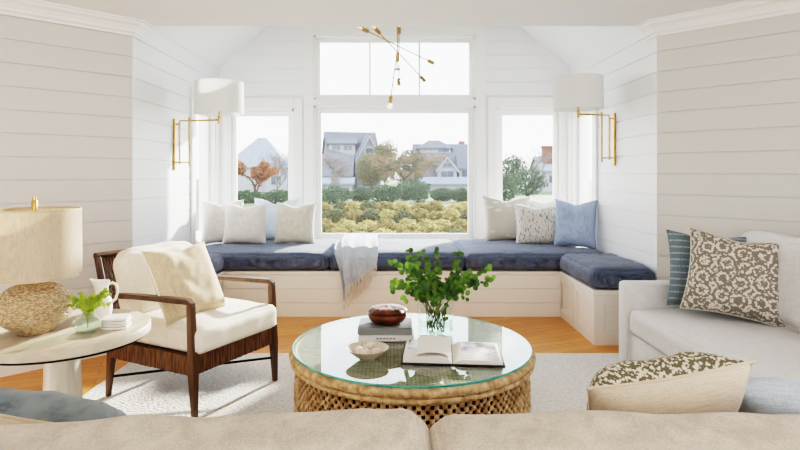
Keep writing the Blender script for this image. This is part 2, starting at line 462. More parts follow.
def seam_loop(w, d, z, r=.02, rad=.004):
    pts = []
    for (cx, cy, a0) in ((w/2-r, d/2-r, 0), (-w/2+r, d/2-r, 90), (-w/2+r, -d/2+r, 180), (w/2-r, -d/2+r, 270)):
        for k in range(5):
            a = R(a0+k*22.5); pts.append((cx+r*math.cos(a), cy+r*math.sin(a), z))
    pts.append(pts[0])
    mb = MB(); mb.tube(pts, rad, 6, cap=False); return mb

# ------------------------------------------------------------------ room shell
XL, XR, D1, D2 = -1.97, 2.01, 4.25, 6.37
CZ = 2.46; T = .75; YB = -2.3
OXL, OXR, OY = XL-T, XR+T, D1-T
PITCH = .1545
def shiplap(name, P, th, L, z0, z1, phase, m, holes=(), thick=.16):
    """wall in local (s, depth, z); the boards face -depth"""
    mb = MB()
    ss = sorted(set([0, L]+[h[0] for h in holes]+[h[1] for h in holes]))
    G, W = .009, .008
    for a, b in zip(ss[:-1], ss[1:]):
        hs = sorted([(h[2], h[3]) for h in holes if h[0] <= a+1e-6 and h[1] >= b-1e-6])
        iv = []; z = z0
        for (p, q) in hs:
            if p > z: iv.append((z, p))
            z = q
        if z < z1: iv.append((z, z1))
        for (p, q) in iv:
            pr = [(0, p)]
            k = math.ceil((p-phase)/PITCH)
            while phase+k*PITCH < q:
                g = phase+k*PITCH
                if g-W/2 > p+.001 and g+W/2 < q-.001:
                    pr += [(0, g-W/2), (G, g-W/2+.001), (G, g+W/2-.001), (0, g+W/2)]
                k += 1
            pr.append((0, q))
            vs = []
            for (dd, zz) in pr: vs += [(a, dd, zz), (b, dd, zz)]
            fs = [(2*i, 2*i+1, 2*i+3, 2*i+2) for i in range(len(pr)-1)]
            n = len(vs)
            vs += [(a, thick, p), (b, thick, p), (b, thick, q), (a, thick, q)]
            fs += [(n, n+3, n+2, n+1)]
            mb.add(vs, fs)
            if p > z0: mb.add([(a,0,p),(b,0,p),(b,thick,p),(a,thick,p)], [(0,1,2,3)])
            if q < z1 or True: mb.add([(a,0,q),(b,0,q),(b,thick,q),(a,thick,q)], [(0,1,2,3)])
        for (p, q) in hs:
            pass
    for h in holes:
        for s in (h[0], h[1]):
            mb.add([(s,0,h[2]),(s,thick,h[2]),(s,thick,h[3]),(s,0,h[3])], [(0,1,2,3)])
    for s in (0, L): mb.add([(s,0,z0),(s,thick,z0),(s,thick,z1),(s,0,z1)], [(0,1,2,3)])
    o = mb.build(name, m, None, loc=(P[0], P[1], 0), rot=(0,0,th), weld=False)
    return struct(o)

# window openings in the back wall: s measured from the left end at XL-.16
BX0 = XL-.16
bw = [(-.888, .95, .54, 2.075), (-.888, .95, 2.145, 2.875), (-1.86, -1.115, .58, 2.04), (1.19, 1.93, .58, 2.05)]
shiplap('wall_back', (BX0, D2), 0, XR+.16-BX0, 0, 4.35, 2.19-9*PITCH, M['wallniche'], [(a-BX0, b-BX0, c, d) for a,b,c,d in bw])
# niche side walls
shiplap('wall_niche_left', (XL, D1), R(90), D2-D1, 0, 2.62, 1.26, M['wallniche'], [(1.32, 1.98, .62, 2.00)])
shiplap('wall_niche_right', (XR, D2), R(-90), D2-D1, 0, 2.62, 1.30, M['wallniche'], [(.14, .80, .62, 2.00)])
# angled walls beside the opening
LA = T*math.sqrt(2)
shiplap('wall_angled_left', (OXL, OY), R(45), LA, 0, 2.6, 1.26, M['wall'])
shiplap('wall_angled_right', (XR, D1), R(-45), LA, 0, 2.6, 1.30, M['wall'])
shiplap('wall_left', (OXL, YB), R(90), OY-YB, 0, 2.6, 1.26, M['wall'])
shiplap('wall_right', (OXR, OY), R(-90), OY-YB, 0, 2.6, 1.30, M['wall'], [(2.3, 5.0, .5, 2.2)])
# rear wall, behind the camera, with a wide glazed opening added to let light in
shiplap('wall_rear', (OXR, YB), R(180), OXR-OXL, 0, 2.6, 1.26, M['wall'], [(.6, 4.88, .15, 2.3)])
# floor and ceiling
mb = MB(); mb.box(OXL-.2, OXR+.2, YB-.2, D2+.2, -.1, 0)
struct(mb.build('floor', M['floor']))
mb = MB(); mb.poly([(OXL-.16, YB-.16), (OXR+.16, YB-.16), (OXR+.16, OY+.1), (XR+.16, D1+.14), (XL-.16, D1+.14), (OXL-.16, OY+.1)], CZ, CZ+.12)
struct(mb.build('ceiling', M['ceil']))
mb = MB(); mb.box(XL-.16, XR+.16, D1+.02, D1+.14, CZ+.12, 4.4)
struct(mb.build('wall_header', M['ceil']))
# vault over the niche
EZ = 2.506; cx = (XL+XR)/2; RZ = EZ+(XR-cx)*.86
for side, x0 in (('left', XL), ('right', XR)):
    e = -.17 if side == 'left' else .17
    xo = x0+e; zo = EZ-.86*.17
    mb = MB()
    mb.add([(xo, D1+.14, zo), (xo, D2+.1, zo), (cx, D2+.1, RZ), (cx, D1+.14, RZ),
            (xo, D1+.14, zo+.15), (xo, D2+.1, zo+.15), (cx, D2+.1, RZ+.15), (cx, D1+.14, RZ+.15)],
           [(0,1,2,3),(4,7,6,5),(0,4,5,1),(3,2,6,7),(0,3,7,4),(1,5,6,2)])
    struct(mb.build('ceiling_vault_'+side, M['ceil']))

# crown moulding swept along the wall tops
def sweep(name, path, prof, m):
    n = len(path); mb = MB(); vs = []
    P = [Vector(p) for p in path]
    for i, p in enumerate(P):
        d0 = (P[i]-P[i-1]).normalized() if i > 0 else (P[1]-P[0]).normalized()
        d1 = (P[i+1]-P[i]).normalized() if i < n-1 else d0
        n0 = Vector((d0.y, -d0.x)); n1 = Vector((d1.y, -d1.x))
        mt = (n0+n1).normalized(); k = 1/max(.3, mt.dot(n0))
        for (o, z) in prof: vs.append((p.x+mt.x*o*k, p.y+mt.y*o*k, z))
    q = len(prof); fs = []
    for i in range(n-1):
        for j in range(q):
            j2 = (j+1) % q
            fs.append((i*q+j, i*q+j2, (i+1)*q+j2, (i+1)*q+j))
    fs.append(tuple(range(q))); fs.append(tuple((n-1)*q+j for j in range(q))[::-1])
    return struct(mb.add(vs, fs).build(name, m))
crown = [(0,CZ-.115),(.012,CZ-.115),(.014,CZ-.098),(.03,CZ-.088),(.034,CZ-.07),(.05,CZ-.045),(.075,CZ-.03),(.08,CZ-.015),(.095,CZ-.012),(.095,CZ),(0,CZ)]
base = [(0,0),(.018,0),(.018,.11),(.012,.13),(0,.135)]
pl = [(OXL, YB), (OXL, OY), (XL, D1), (XL, D1+.14)]
pr_ = [(XR, D1+.14), (XR, D1), (OXR, OY), (OXR, YB)]
sweep('trim_1', pl, crown, M['trim']); sweep('trim_2', pr_, crown, M['trim'])
sweep('baseboard_left', pl[:3], [(0,0),(.10,0),(.10,.27),(.09,.29),(0,.30)], M['bench']); sweep('baseboard_right', pr_[1:], base, M['trim'])

# windows --------------------------------------------------------------
wn = [0]; tn = [2]
def window(P, th, s0, s1, z0, z1, mull=0, casing=(.09,.09,.09,.09), sill=False, sash=.055):
    wn[0] += 1
    o = MB()
    d0, d1 = .0, .16
    j = .022
    for (a, b, c, d) in ((s0, s0+j, z0, z1), (s1-j, s1, z0, z1), (s0, s1, z0, z0+j), (s0, s1, z1-j, z1)):
        o.box(a, b, -.005, d1+.01, c, d)
    f = o.build('window_%d' % wn[0], M['trim'], None, loc=(P[0], P[1], 0), rot=(0,0,th))
    struct(f)
    o = MB(); q = j
    a0, a1, c0, c1 = s0+q, s1-q, z0+q, z1-q
    for (a, b, c, d) in ((a0, a0+sash, c0, c1), (a1-sash, a1, c0, c1), (a0+sash, a1-sash, c0, c0+sash), (a0+sash, a1-sash, c1-sash, c1)):
        o.box(a, b, .05, .10, c, d, bev=.006)
    o.build('window_sash', M['trim'], f)
    for k in range(mull):
        x = a0+sash+(a1-a0-2*sash)*(k+1)/(mull+1)
        o = MB(); o.box(x-.011, x+.011, .06, .09, c0+sash, c1-sash); o.build('mullion', M['trim'], f)
    o = MB(); g = [(a0+sash-.01, .075, c0+sash-.01), (a1-sash+.01, .075, c0+sash-.01), (a1-sash+.01, .075, c1-sash+.01), (a0+sash-.01, .075, c1-sash+.01)]
    o.add(g, [(0,1,2,3)]); o.build('glass', M['pane'], f)
    # casing boards on the room face
    tn[0] += 1
    l, r, b, t = casing
    o = MB()
    if l: o.box(s0-l, s0, -.022, 0, z0-b, z1+t, bev=.003)
    if r: o.box(s1, s1+r, -.022, 0, z0-b, z1+t, bev=.003)
    if t: o.box(s0, s1, -.022, 0, z1, z1+t, bev=.003)
    if b: o.box(s0, s1, -.022, 0, z0-b, z0, bev=.003)
    if o.v:
        struct(o.build('trim_%d' % tn[0], M['trim'], None, loc=(P[0], P[1], 0), rot=(0,0,th)))
    return f
B = (BX0, D2)
window(B, 0, -.888-BX0, .95-BX0, .54, 2.075, 0, (.11,.11,.06,0))
window(B, 0, -.888-BX0, .95-BX0, 2.145, 2.875, 2, (.11,.11,.07,.12), sash=.045)
window(B, 0, -1.86-BX0, -1.115-BX0, .58, 2.04, 0, (.10,.10,.06,.12))
window(B, 0, 1.19-BX0, 1.93-BX0, .58, 2.05, 0, (.10,.075,.06,.12))
window((XL, D1), R(90), 1.32, 1.98, .62, 2.00, 0, (.10,.13,.06,.15))
window((XR, D2), R(-90), .14, .80, .62, 2.00, 0, (.13,.10,.06,.15))
# main sill
mb = MB(); mb.box(-.98, 1.04, D2-.05, D2-.022, .505, .54, bev=.006); tn[0] += 1; struct(mb.build('trim_%d' % tn[0], M['trim']))
# big plain frames: window added behind the camera for light, and one beside it
for (P, th, s0, s1, z0, z1, k) in (((OXR, YB), R(180), .6, 4.88, .15, 2.3, 3), ((OXR, OY), R(-90), 2.3, 5.0, .5, 2.2, 2)):
    window(P, th, s0, s1, z0, z1, k)

# ------------------------------------------------------------------ window benches
BT = .415; BF = 5.10; SXL, SXR = -1.535, 1.535
def panel(mb, M_, x0, x1, z0, z1):
    """recessed panel ring in local x,z facing -y"""
    w = .022
    for (a,b,c,d) in ((x0,x1,z0,z0+w),(x0,x1,z1-w,z1),(x0,x0+w,z0+w,z1-w),(x1-w,x1,z0+w,z1-w)):
        mb.box(a,b,-.012,.0,c,d,M_)
t = thing('window_bench', 'long white shiplap-fronted built-in bench beneath the large middle window', 'bench', (.02, BF, 0))
mb = MB(); hw = 1.985
mb.box(-hw, hw, .012, D2-BF-.02, 0, BT-.03)
for i in range(3):
    z0 = .0+i*.1285; mb.box(SXL-.02, SXR-.02, 0, .012, z0+(.004 if i else 0), z0+.1245)
mb.build('carcass', M['bench'], t)
mb = MB(); mb.box(-hw, hw, -.012, D2-BF-.02, BT-.03, BT, bev=.004); mb.build('bench_top', M['bench'], t)
def side_bench(sgn, label):
    xi = SXR if sgn > 0 else SXL; xw = XR if sgn > 0 else XL
    t = thing('window_bench', label, 'bench', (xi, D1, 0))
    w = abs(xw-xi)-.004; L = BF-D1-.014
    mb = MB(); x0, x1 = (.012, w) if sgn > 0 else (-w, -.012)
    mb.box(x0, x1, .012, L, 0, BT-.03)
    mb.build('carcass', M['bench'], t)
    mb = MB(); a, b = (-.012, w) if sgn > 0 else (-w, .012)
    mb.box(a, b, -.012, L, BT-.035, BT+.005, bev=.005); mb.build('bench_top', M['bench'], t)
    # inner face stiles and recessed panels
    MM = Matrix.Translation((.012*sgn, .02, 0)) @ Matrix.Rotation(R(-90 if sgn > 0 else 90), 4, 'Z')
    for k in range(2):
        y0 = .03+k*.49; y1 = y0+.43
        mb = MB()
        M2 = Matrix(((0, 1, 0, .012*sgn), (1, 0, 0, 0), (0, 0, 1, 0), (0, 0, 0, 1))) if sgn > 0 else Matrix(((0, -1, 0, -.012), (1, 0, 0, 0), (0, 0, 1, 0), (0, 0, 0, 1)))
        for (p, q, c, d) in ((y0-.02, y1+.02, .0, .075), (y0-.02, y1+.02, .325, BT-.035), (y0-.02, y0+.05, .075, .325), (y1-.05, y1+.02, .075, .325)):
            mb.box(p, q, -.012, 0, c, d, M2)
        panel(mb, M2 @ Matrix.Translation((0,.008,0)), y0+.06, y1-.06, .09, .31)
        mb.build('panel', M['bench'], t)
    mb = MB(); a, b = (0, w) if sgn > 0 else (-w, 0)
    for (p, q, c, d) in ((a, b, 0, .09), (a, b, .325, BT-.035), (a, a+.07, .09, .325), (b-.07, b, .09, .325)):
        mb.box(p, q, 0, .012, c, d)
    panel(mb, Matrix.Translation((0,.018,0)), a+.085, b-.085, .105, .31)
    mb.build('panel', M['bench'], t)
side_bench(1, 'short white panelled built-in bench against the right side wall of the window nook')
side_bench(-1, 'short white panelled built-in bench against the left side wall of the window nook')

def bench_cushion(x0, x1, y0, y1, label, seed, z=BT+.003, h=.155):
    w, d = x1-x0, y1-y0
    t = thing('bench_cushion', label, 'cushion', ((x0+x1)/2, (y0+y1)/2, z))
    cushion(w, d, h, crown=.024, r=.055, n=26, seed=seed, wr=.006).build('cushion_cover', M['denim'], t, smooth=True, sharp=80)
    seam_loop(w-.004, d-.004, .045, r=.05, rad=.0045).build('piping', M['denim'], t, smooth=True)
bench_cushion(XL+.02, -.575, BF-.02, D2-.07, 'navy bench cushion under the left group of pillows', 1)
bench_cushion(-.57, .665, BF-.02, D2-.07, 'navy bench cushion in the middle, half under the fringed throw', 2)
bench_cushion(.67, XR-.02, BF-.02, D2-.07, 'navy bench cushion under the right group of pillows', 3)
bench_cushion(SXR-.02, XR-.005, D1-.02, BF-.035, 'short navy bench cushion along the right wall, beside the sofa', 4, z=BT+.008)
bench_cushion(XL+.005, SXL+.02, D1-.02, BF-.035, 'short navy bench cushion along the left wall, behind the armchair', 5, z=BT+.008)

# pillows on the window benches
ZP = .578
pillow('pale grey linen pillow in the left corner, furthest left on the bench', M['oat'], (-1.735, 5.76, ZP), .45, .46, .14, 10, 26, 0, .035, 1)
pillow('light grey linen pillow second from left, in front of the corner one', M['oat'], (-1.50, 5.68, ZP), .45, .44, .16, 14, 4, 0, .035, 2)
pillow('pale blue pillow tucked behind the two left-hand linen pillows', M['bluel'], (-1.25, 6.0, ZP), .50, .47, .14, 12, 0, 0, .05, 3)
pillow('grey-beige linen pillow nearest the fringed throw, left of the big window', M['oatb'], (-1.0, 5.72, ZP), .43, .44, .16, 12, -6, 0, .035, 4)
pillow('large taupe pillow with faint white leaf print, left end of the right group', M['leafp'], (1.24, 5.93, ZP), .52, .50, .16, 14, 2, 0, .04, 5)
pillow('white pillow mostly hidden behind the dashed and blue pillows', M['oat'], (1.66, 6.02, ZP), .48, .47, .13, 12, 0, 0, .03, 6)
pillow('off-white pillow with broken dark dashes, in front of the right group', M['dash'], (1.485, 5.66, ZP), .47, .43, .16, 16, -4, 0, .03, 7)
pillow('periwinkle blue linen pillow in the right corner of the window nook', M['blue'], (1.77, 5.44, ZP), .41, .49, .16, 16, -26, 0, .035, 8)

# throw over the bench edge
def throw():
    t = thing('throw_blanket', 'pale blue-grey fringed throw draped over the bench edge', 'blanket', (0,0,0))
    # path over the cushion: (y, z)
    def path(s):
        pts = [(6.10,.612),(5.85,.615),(5.60,.618),(5.36,.615),(5.12,.60),(5.05,.56),(5.035,.48),(5.04,.38),(5.045,.28),(5.05,.18),(5.055,.10)]
        q = s*(len(pts)-1); i = min(int(q), len(pts)-2); f = q-i
        return (pts[i][0]*(1-f)+pts[i+1][0]*f, pts[i][1]*(1-f)+pts[i+1][1]*f)
    def layer(xa, xb, xa2, xb2, off, s0, s1, seed, nm):
        """xa..xb span at the top, xa2..xb2 at the hem; the hem runs from s0 (left) to s1 (right)"""
        mb = MB(); vs = []; fs = []; nu, nv = 30, 56
        for j in range(nv+1):
            for i in range(nu+1):
                u = i/nu; s = (s0+(s1-s0)*u)*j/nv
                y, z = path(s)
                f = max(0, s-.3)/.7
                l = xa+(xa2-xa)*f; r = xb+(xb2-xb)*f
                x = l+(r-l)*u
                fold = math.sin(u*15+seed+s*3)*.014+math.sin(u*27+seed*2)*.006
                if s > .42: y -= off+(fold+.02)
                else: z += off+(fold+.02)*.5
                x += .012*math.sin(s*9+seed)
                vs.append((x, y, z))
        for j in range(nv):
            for i in range(nu):
                a = j*(nu+1)+i; fs.append((a, a+1, a+nu+2, a+nu+1))
        mb.add(vs, fs)
        o = mb.build(nm, M['throw'], t, smooth=True, sharp=80)
        sm = o.modifiers.new('solid', 'SOLIDIFY'); sm.thickness = .005
        fr = MB(); k = nv*(nu+1)
        for i in range(0, nu+1):
            x, y, z = vs[k+i]
            l = .075+.02*math.sin(i*3.7)
            fr.tube([(x, y, z+.005), (x+.006*math.sin(i*2), y-.006, z-l*.5), (x+.010*math.sin(i*5), y-.004, z-l)], [.0035,.003,.0045], 5)
        fr.build('fringe', M['fringe'], t)
    layer(-.53, -.20, -.42, -.20, .006, .93, .66, 1.3, 'blanket_cloth')
    layer(-.50, -.14, -.36, -.13, .026, .80, .60, 4.1, 'blanket_fold')
throw()

# ------------------------------------------------------------------ rug
mb = MB(); mb.box(-1.8, 2.1, .7, 4.03, 0.0, .012, bev=.004)
tag(mb.build('area_rug', M['rug']), 'large cream textured wool rug under the coffee table and armchair', 'rug')
RG = .012

# ------------------------------------------------------------------ coffee table
TX, TY, TZ = .10, 2.87, .43
def coffee_table():
    t = thing('coffee_table', 'round woven rattan drum coffee table with glass top', 'coffee table', (TX, TY, RG))
    H = TZ-RG
    wick = mat('wicker_straw', srgb(214,186,146), .6, col2=srgb(158,124,88), scale=26, detail=3, bump=.35, bscale=140)
    rope = mat('rope_wrap', srgb(216,190,150), .6, col2=srgb(166,132,94), scale=30, detail=3, bump=.35, bscale=90)
    inner = mat('dark_inner_weave', srgb(60,42,28), .8, col2=srgb(96,72,50), scale=40)
    # checker weave body
    mb = MB(); n = 196; rows = 17; z0, z1 = .03, H-.06
    for j in range(rows):
        for i in range(n):
            if (i+j) % 2: continue
            a0 = 2*PI*(i-.06)/n; a1 = 2*PI*(i+1.06)/n
            za = z0+(z1-z0)*(j-.06)/rows; zb = z0+(z1-z0)*(j+1.06)/rows
            zm = (za+zb)/2
            bul = 1-.05*((zm/H-.45)**2)*2
            ro = .592*bul+random.uniform(-.002,.002); ri = ro-.014
            am = (a0+a1)/2
            vs = []
            for (r, a, z) in ((ri,a0,za),(ri,a1,za),(ri,a1,zb),(ri,a0,zb),(ro-.004,a0,za),(ro-.004,a1,za),(ro-.004,a1,zb),(ro-.004,a0,zb),(ro+.003,am,zm)):
                vs.append((r*math.cos(a), r*math.sin(a), z))
            mb.add(vs, [(0,3,2,1),(0,1,5,4),(1,2,6,5),(2,3,7,6),(3,0,4,7),(4,5,8),(5,6,8),(6,7,8),(7,4,8)])
    mb.build('woven_drum', wick, t, weld=False)
    mb = MB(); mb.lathe([(.560,.0),(.567,H-.06),(.560,H-.06),(.553,.0)], 72, close=True); mb.build('inner_liner', inner, t, smooth=True)
    def rope_ring(r0, z, rad, nm, wraps=150, k=6):
        mb = MB(); vs = []; fs = []; NS = wraps*3; sg = 12
        for i in range(NS):
            a = 2*PI*i/NS
            for q in range(sg):
                b = 2*PI*q/sg
                rr = rad*(1+.10*math.cos(a*wraps+b*1.0))
                r = r0+rr*math.cos(b)
                vs.append((r*math.cos(a), r*math.sin(a), z+rr*math.sin(b)))
        for i in range(NS):
            for q in range(sg):
                fs.append((i*sg+q, i*sg+(q+1)%sg, ((i+1)%NS)*sg+(q+1)%sg, ((i+1)%NS)*sg+q))
        mb.add(vs, fs).build(nm, rope, t, smooth=True, sharp=80)
    rope_ring(.594, H-.022, .022, 'rope_rim', 190)
    rope_ring(.598, H-.054, .013, 'rope_rim', 170)
    rope_ring(.580, .022, .022, 'rope_rim', 170)
    # woven top under the glass
    m, nt, out = new_mat('tabletop_weave')
    p = N(nt, 'ShaderNodeBsdfPrincipled'); p.inputs['Roughness'].default_value = .7
    tc = N(nt, 'ShaderNodeTexCoord'); 
    br = N(nt, 'ShaderNodeTexBrick'); br.inputs['Scale'].default_value = 1; br.inputs['Brick Width'].default_value = .036; br.inputs['Row Height'].default_value = .014
    br.inputs['Mortar Size'].default_value = .0022; br.inputs['Mortar Smooth'].default_value = .6
    br.inputs['Color1'].default_value = c4(srgb(206,198,176)); br.inputs['Color2'].default_value = c4(srgb(168,160,138)); br.inputs['Mortar'].default_value = c4(srgb(70,64,50))
    nt.links.new(tc.outputs['Object'], br.inputs['Vector']); nt.links.new(br.outputs[0], p.inputs['Base Color'])
    b = N(nt, 'ShaderNodeBump'); b.invert = True; b.inputs['Strength'].default_value = .8; b.inputs['Distance'].default_value = .005
    nt.links.new(br.outputs['Fac'], b.inputs['Height']); nt.links.new(b.outputs[0], p.inputs['Normal']); nt.links.new(p.outputs[0], out.inputs[0])
    mb = MB(); mb.lathe([(0,H-.025),(.59,H-.025),(.59,H-.008),(0,H-.008)], 72); mb.build('woven_top', m, t)
    mb = MB(); mb.lathe([(0,H+.009),(.6,H+.009)], 96); mb.build('glass_top', M['tableglass'], t)
    mb = MB(); mb.lathe([(.6,H),(.602,H+.001),(.602,H+.008),(.6,H+.0095),(.597,H+.0095),(.597,H)], 96, close=True); mb.build('glass_edge', M['glassedge'], t, smooth=True)
coffee_table()
TT = TZ+.0105

# books -----------------------------------------------------------------
def closed_book(label, x, y, z, w, d, h, rz, cov, spine_text=False, group=None):
    t = thing('hardcover_book', label, 'book', (x, y, z), rz)
    mb = MB()
    mb.box(-w/2, w/2, -d/2, d/2, 0, .0035, bev=.001); mb.box(-w/2, w/2, -d/2, d/2, h-.0035, h, bev=.001)
    mb.box(-w/2, w/2, -d/2, -d/2+.004, 0, h, bev=.0015)
    mb.build('book_cover', cov, t)
    mb = MB(); mb.box(-w/2+.005, w/2-.005, -d/2+.004, d/2-.006, .0035, h-.0035)
    for k in range(4):
        zz = .0035+(h-.007)*(k+.5)/4; mb.box(-w/2+.0045, w/2-.0045, -d/2+.006, d/2-.0055, zz, zz+.0007)
    mb.build('page_block', M['paper'], t)
    if spine_text:
        mb = MB(); q = mat('foil_title', srgb(120,116,108), .5)
        for k in range(6): mb.box(-.05+k*.017, -.05+k*.017+.011, -d/2-.0006, -d/2+.0005, h*.38, h*.62)
        mb.build('spine_title', q, t)
gcov = mat('grey_cloth', srgb(128,131,130), .7, bump=.1, bscale=300)
wcov = mat('white_board', srgb(226,224,218), .5, bump=.02)
closed_book('white hardcover book at the bottom of the stack, under the grey book', -.03, 2.975, TT, .285, .21, .032, 0, wcov, True)
closed_book('grey cloth hardcover book carrying the carved wooden bowl', -.035, 2.98, TT+.0325, .28, .205, .036, R(-1.5), gcov)
# carved wooden lidded bowl
t = thing('carved_bowl', 'dark carved wooden bowl with scalloped lid on the grey book', 'bowl', (-.025, 2.985, TT+.069))
bw_ = mat('carved_walnut', srgb(70,34,18), .32, col2=srgb(110,58,32), scale=22, bump=.25, bscale=60)
mb = MB(); prof = [(.0,0),(.06,0),(.088,.012),(.103,.034),(.101,.052),(.094,.058),(0,.058)]
mb.lathe(prof, 48); mb.build('bowl_body', bw_, t, smooth=True)
mb = MB(); vs = []; fs = []; sg = 64
for i, (r, z) in enumerate([(.098,.056),(.103,.064),(.09,.076),(.06,.083),(.03,.084),(.0,.082)]):
    for k in range(sg):
        a = 2*PI*k/sg; s = 1+.035*abs(math.sin(a*6))*(r > .02)
        vs.append((r*s*math.cos(a), r*s*math.sin(a), z+.003*abs(math.sin(a*6))*(r/.1)))
for i in range(5):
    for k in range(sg): fs.append((i*sg+k, i*sg+(k+1)%sg, (i+1)*sg+(k+1)%sg, (i+1)*sg+k))
mb.add(vs, fs); mb.build('bowl_lid', bw_, t, smooth=True)
wh = mat('limewash_inlay', srgb(190,170,150), .6, col2=srgb(140,110,88), scale=60)
mb = MB()
for k in range(8):
    a = 2*PI*k/8+.2
    Mx = Matrix.Rotation(a, 4, 'Z') @ Matrix.Translation((.052,0,.0835)) @ Matrix.Rotation(R(9), 4, 'Y')
    vs = [Mx @ Vector((.03*math.cos(q*PI/5), .012*math.sin(q*PI/5), 0)) for q in range(10)]+[Mx @ Vector((0,0,.004))]
    mb.add(vs, [(q, (q+1)%10, 10) for q in range(10)])
mb.lathe([(.016,.083),(.012,.088),(0,.09)], 16); mb.build('flower_carving', wh, t, smooth=True)

# shell bowl
t = thing('speckled_bowl', 'speckled cream stoneware bowl holding white coral pieces', 'bowl', (-.115, 2.60, TT))
sp = mat('speckled_stoneware', srgb(206,196,176), .35, col2=srgb(150,136,112), scale=120, contrast=(.52,.7))
mb = MB()
mb.lathe([(0,.0),(.035,0),(.038,.006),(.07,.028),(.098,.052),(.100,.055),(.095,.054),(.066,.034),(.03,.014),(0,.012)], 48)
mb.build('bowl_shell', sp, t, smooth=True)
co = mat('white_coral', srgb(236,228,218), .8, col2=srgb(222,200,184), scale=60, bump=.8, bscale=160)
for i, (x, y, z, s) in enumerate([(-.035,.0,.036,.030),(.005,.02,.036,.034),(.04,-.005,.037,.028),(-.005,-.03,.036,.024),(.02,.0,.060,.024)]):
    bm = bmesh.new(); bmesh.ops.create_icosphere(bm, subdivisions=3, radius=s)
    for v in bm.verts:
        q = noise.noise(v.co*38+Vector((i*5,0,0))); v.co *= 1+.35*q; v.co.z *= .75
    me = bpy.data.meshes.new('coral_piece'); bm.to_mesh(me); bm.free(); me.shade_smooth(); me.materials.append(co)
    o = bpy.data.objects.new('coral_piece', me); link(o); o.location = (-.115+x, 2.60+y, TT+z)
    lab = ['rough white coral piece at the left side of the speckled bowl', 'largest white coral piece, at the back of the speckled bowl', 'white coral piece at the right side of the speckled bowl', 'small white coral piece at the front of the speckled bowl', 'white coral piece sitting on top of the others'][i]
    tag(o, lab, 'coral', 'coral pieces in the speckled bowl')

# open book
def open_book():
    t = thing('open_book', 'open picture book with black and white photographs on the glass table', 'book', (.285, 2.66, TT), R(-5))
    cov = mat('charcoal_cover', srgb(40,40,42), .5)
    mb = MB(); mb.box(-.235, .235, -.145, .145, 0, .004, bev=.001); mb.build('book_cover', cov, t)
    def side(sg, hmax, nm):
        mb = MB(); n = 16; top = []; bot = []
        for i in range(n+1):
            u = i/n
            z = .005+hmax*(1-(1-min(1,u*4.0))**2)*(1-.35*u)
            x = sg*(.002+.222*u)
            top.append((x, z)); bot.append((x, .0045))
        vs = []; 
        for (x, z) in top: vs += [(x,-.138,z),(x,.138,z)]
        for (x, z) in bot: vs += [(x,-.138,z),(x,.138,z)]
        k = 2*(n+1); fs = []
        for i in range(n):
            fs += [(2*i,2*i+2,2*i+3,2*i+1), (2*i, k+2*i, k+2*i+2, 2*i+2), (2*i+1, 2*i+3, k+2*i+3, k+2*i+1)]
        fs += [(2*n, k+2*n, k+2*n+1, 2*n+1), (0,1,k+1,k)]
        mb.add(vs, fs); mb.build(nm, M['paper'], t, smooth=True)
        # printed photograph following the page
        pm, nt, out = new_mat('printed_photo_'+nm+str(sg))
        p = N(nt, 'ShaderNodeBsdfPrincipled'); p.inputs['Roughness'].default_value = .35
        tc = N(nt, 'ShaderNodeTexCoord'); nz = N(nt, 'ShaderNodeTexNoise'); nz.inputs['Scale'].default_value = 11; nz.inputs['Detail'].default_value = 6
        cr = N(nt, 'ShaderNodeValToRGB'); cr.color_ramp.elements[0].position = .42; cr.color_ramp.elements[1].position = .72
        cr.color_ramp.elements[0].color = c4(srgb(60,60,62)); cr.color_ramp.elements[1].color = c4(srgb(215,214,210))
        nt.links.new(tc.outputs['Object'], nz.inputs['Vector']); nt.links.new(nz.outputs['Fac'], cr.inputs[0]); nt.links.new(cr.outputs[0], p.inputs['Base Color']); nt.links.new(p.outputs[0], out.inputs[0])
        ph = MB(); vs = []
        rng = [q for q in range(2, n)] if sg < 0 else [q for q in range(3, n)]
        ya, yb = (-.02, .125) if sg < 0 else (-.128, .128)
        for q in rng:
            x, z = top[q]; vs += [(x, ya, z+.0012), (x, yb, z+.0012)]
        ph.add(vs, [(2*i, 2*i+2, 2*i+3, 2*i+1) for i in range(len(rng)-1)])
        ph.build('printed_photo', pm, t)
    side(-1, .034, 'left_pages'); side(1, .022, 'right_pages')
    # a lifted page curling over the gutter
    mb = MB(); vs = []; n = 14
    for i in range(n+1):
        u = i/n; x = -.004-.16*u; z = .035+.022*math.sin(u*PI*.8)*(1-.4*u)
        vs += [(x,-.136,z),(x,.136,z)]
    mb.add(vs, [(2*i, 2*i+2, 2*i+3, 2*i+1) for i in range(n)])
    mb.build('loose_page', M['paper'], t, smooth=True)
open_book()

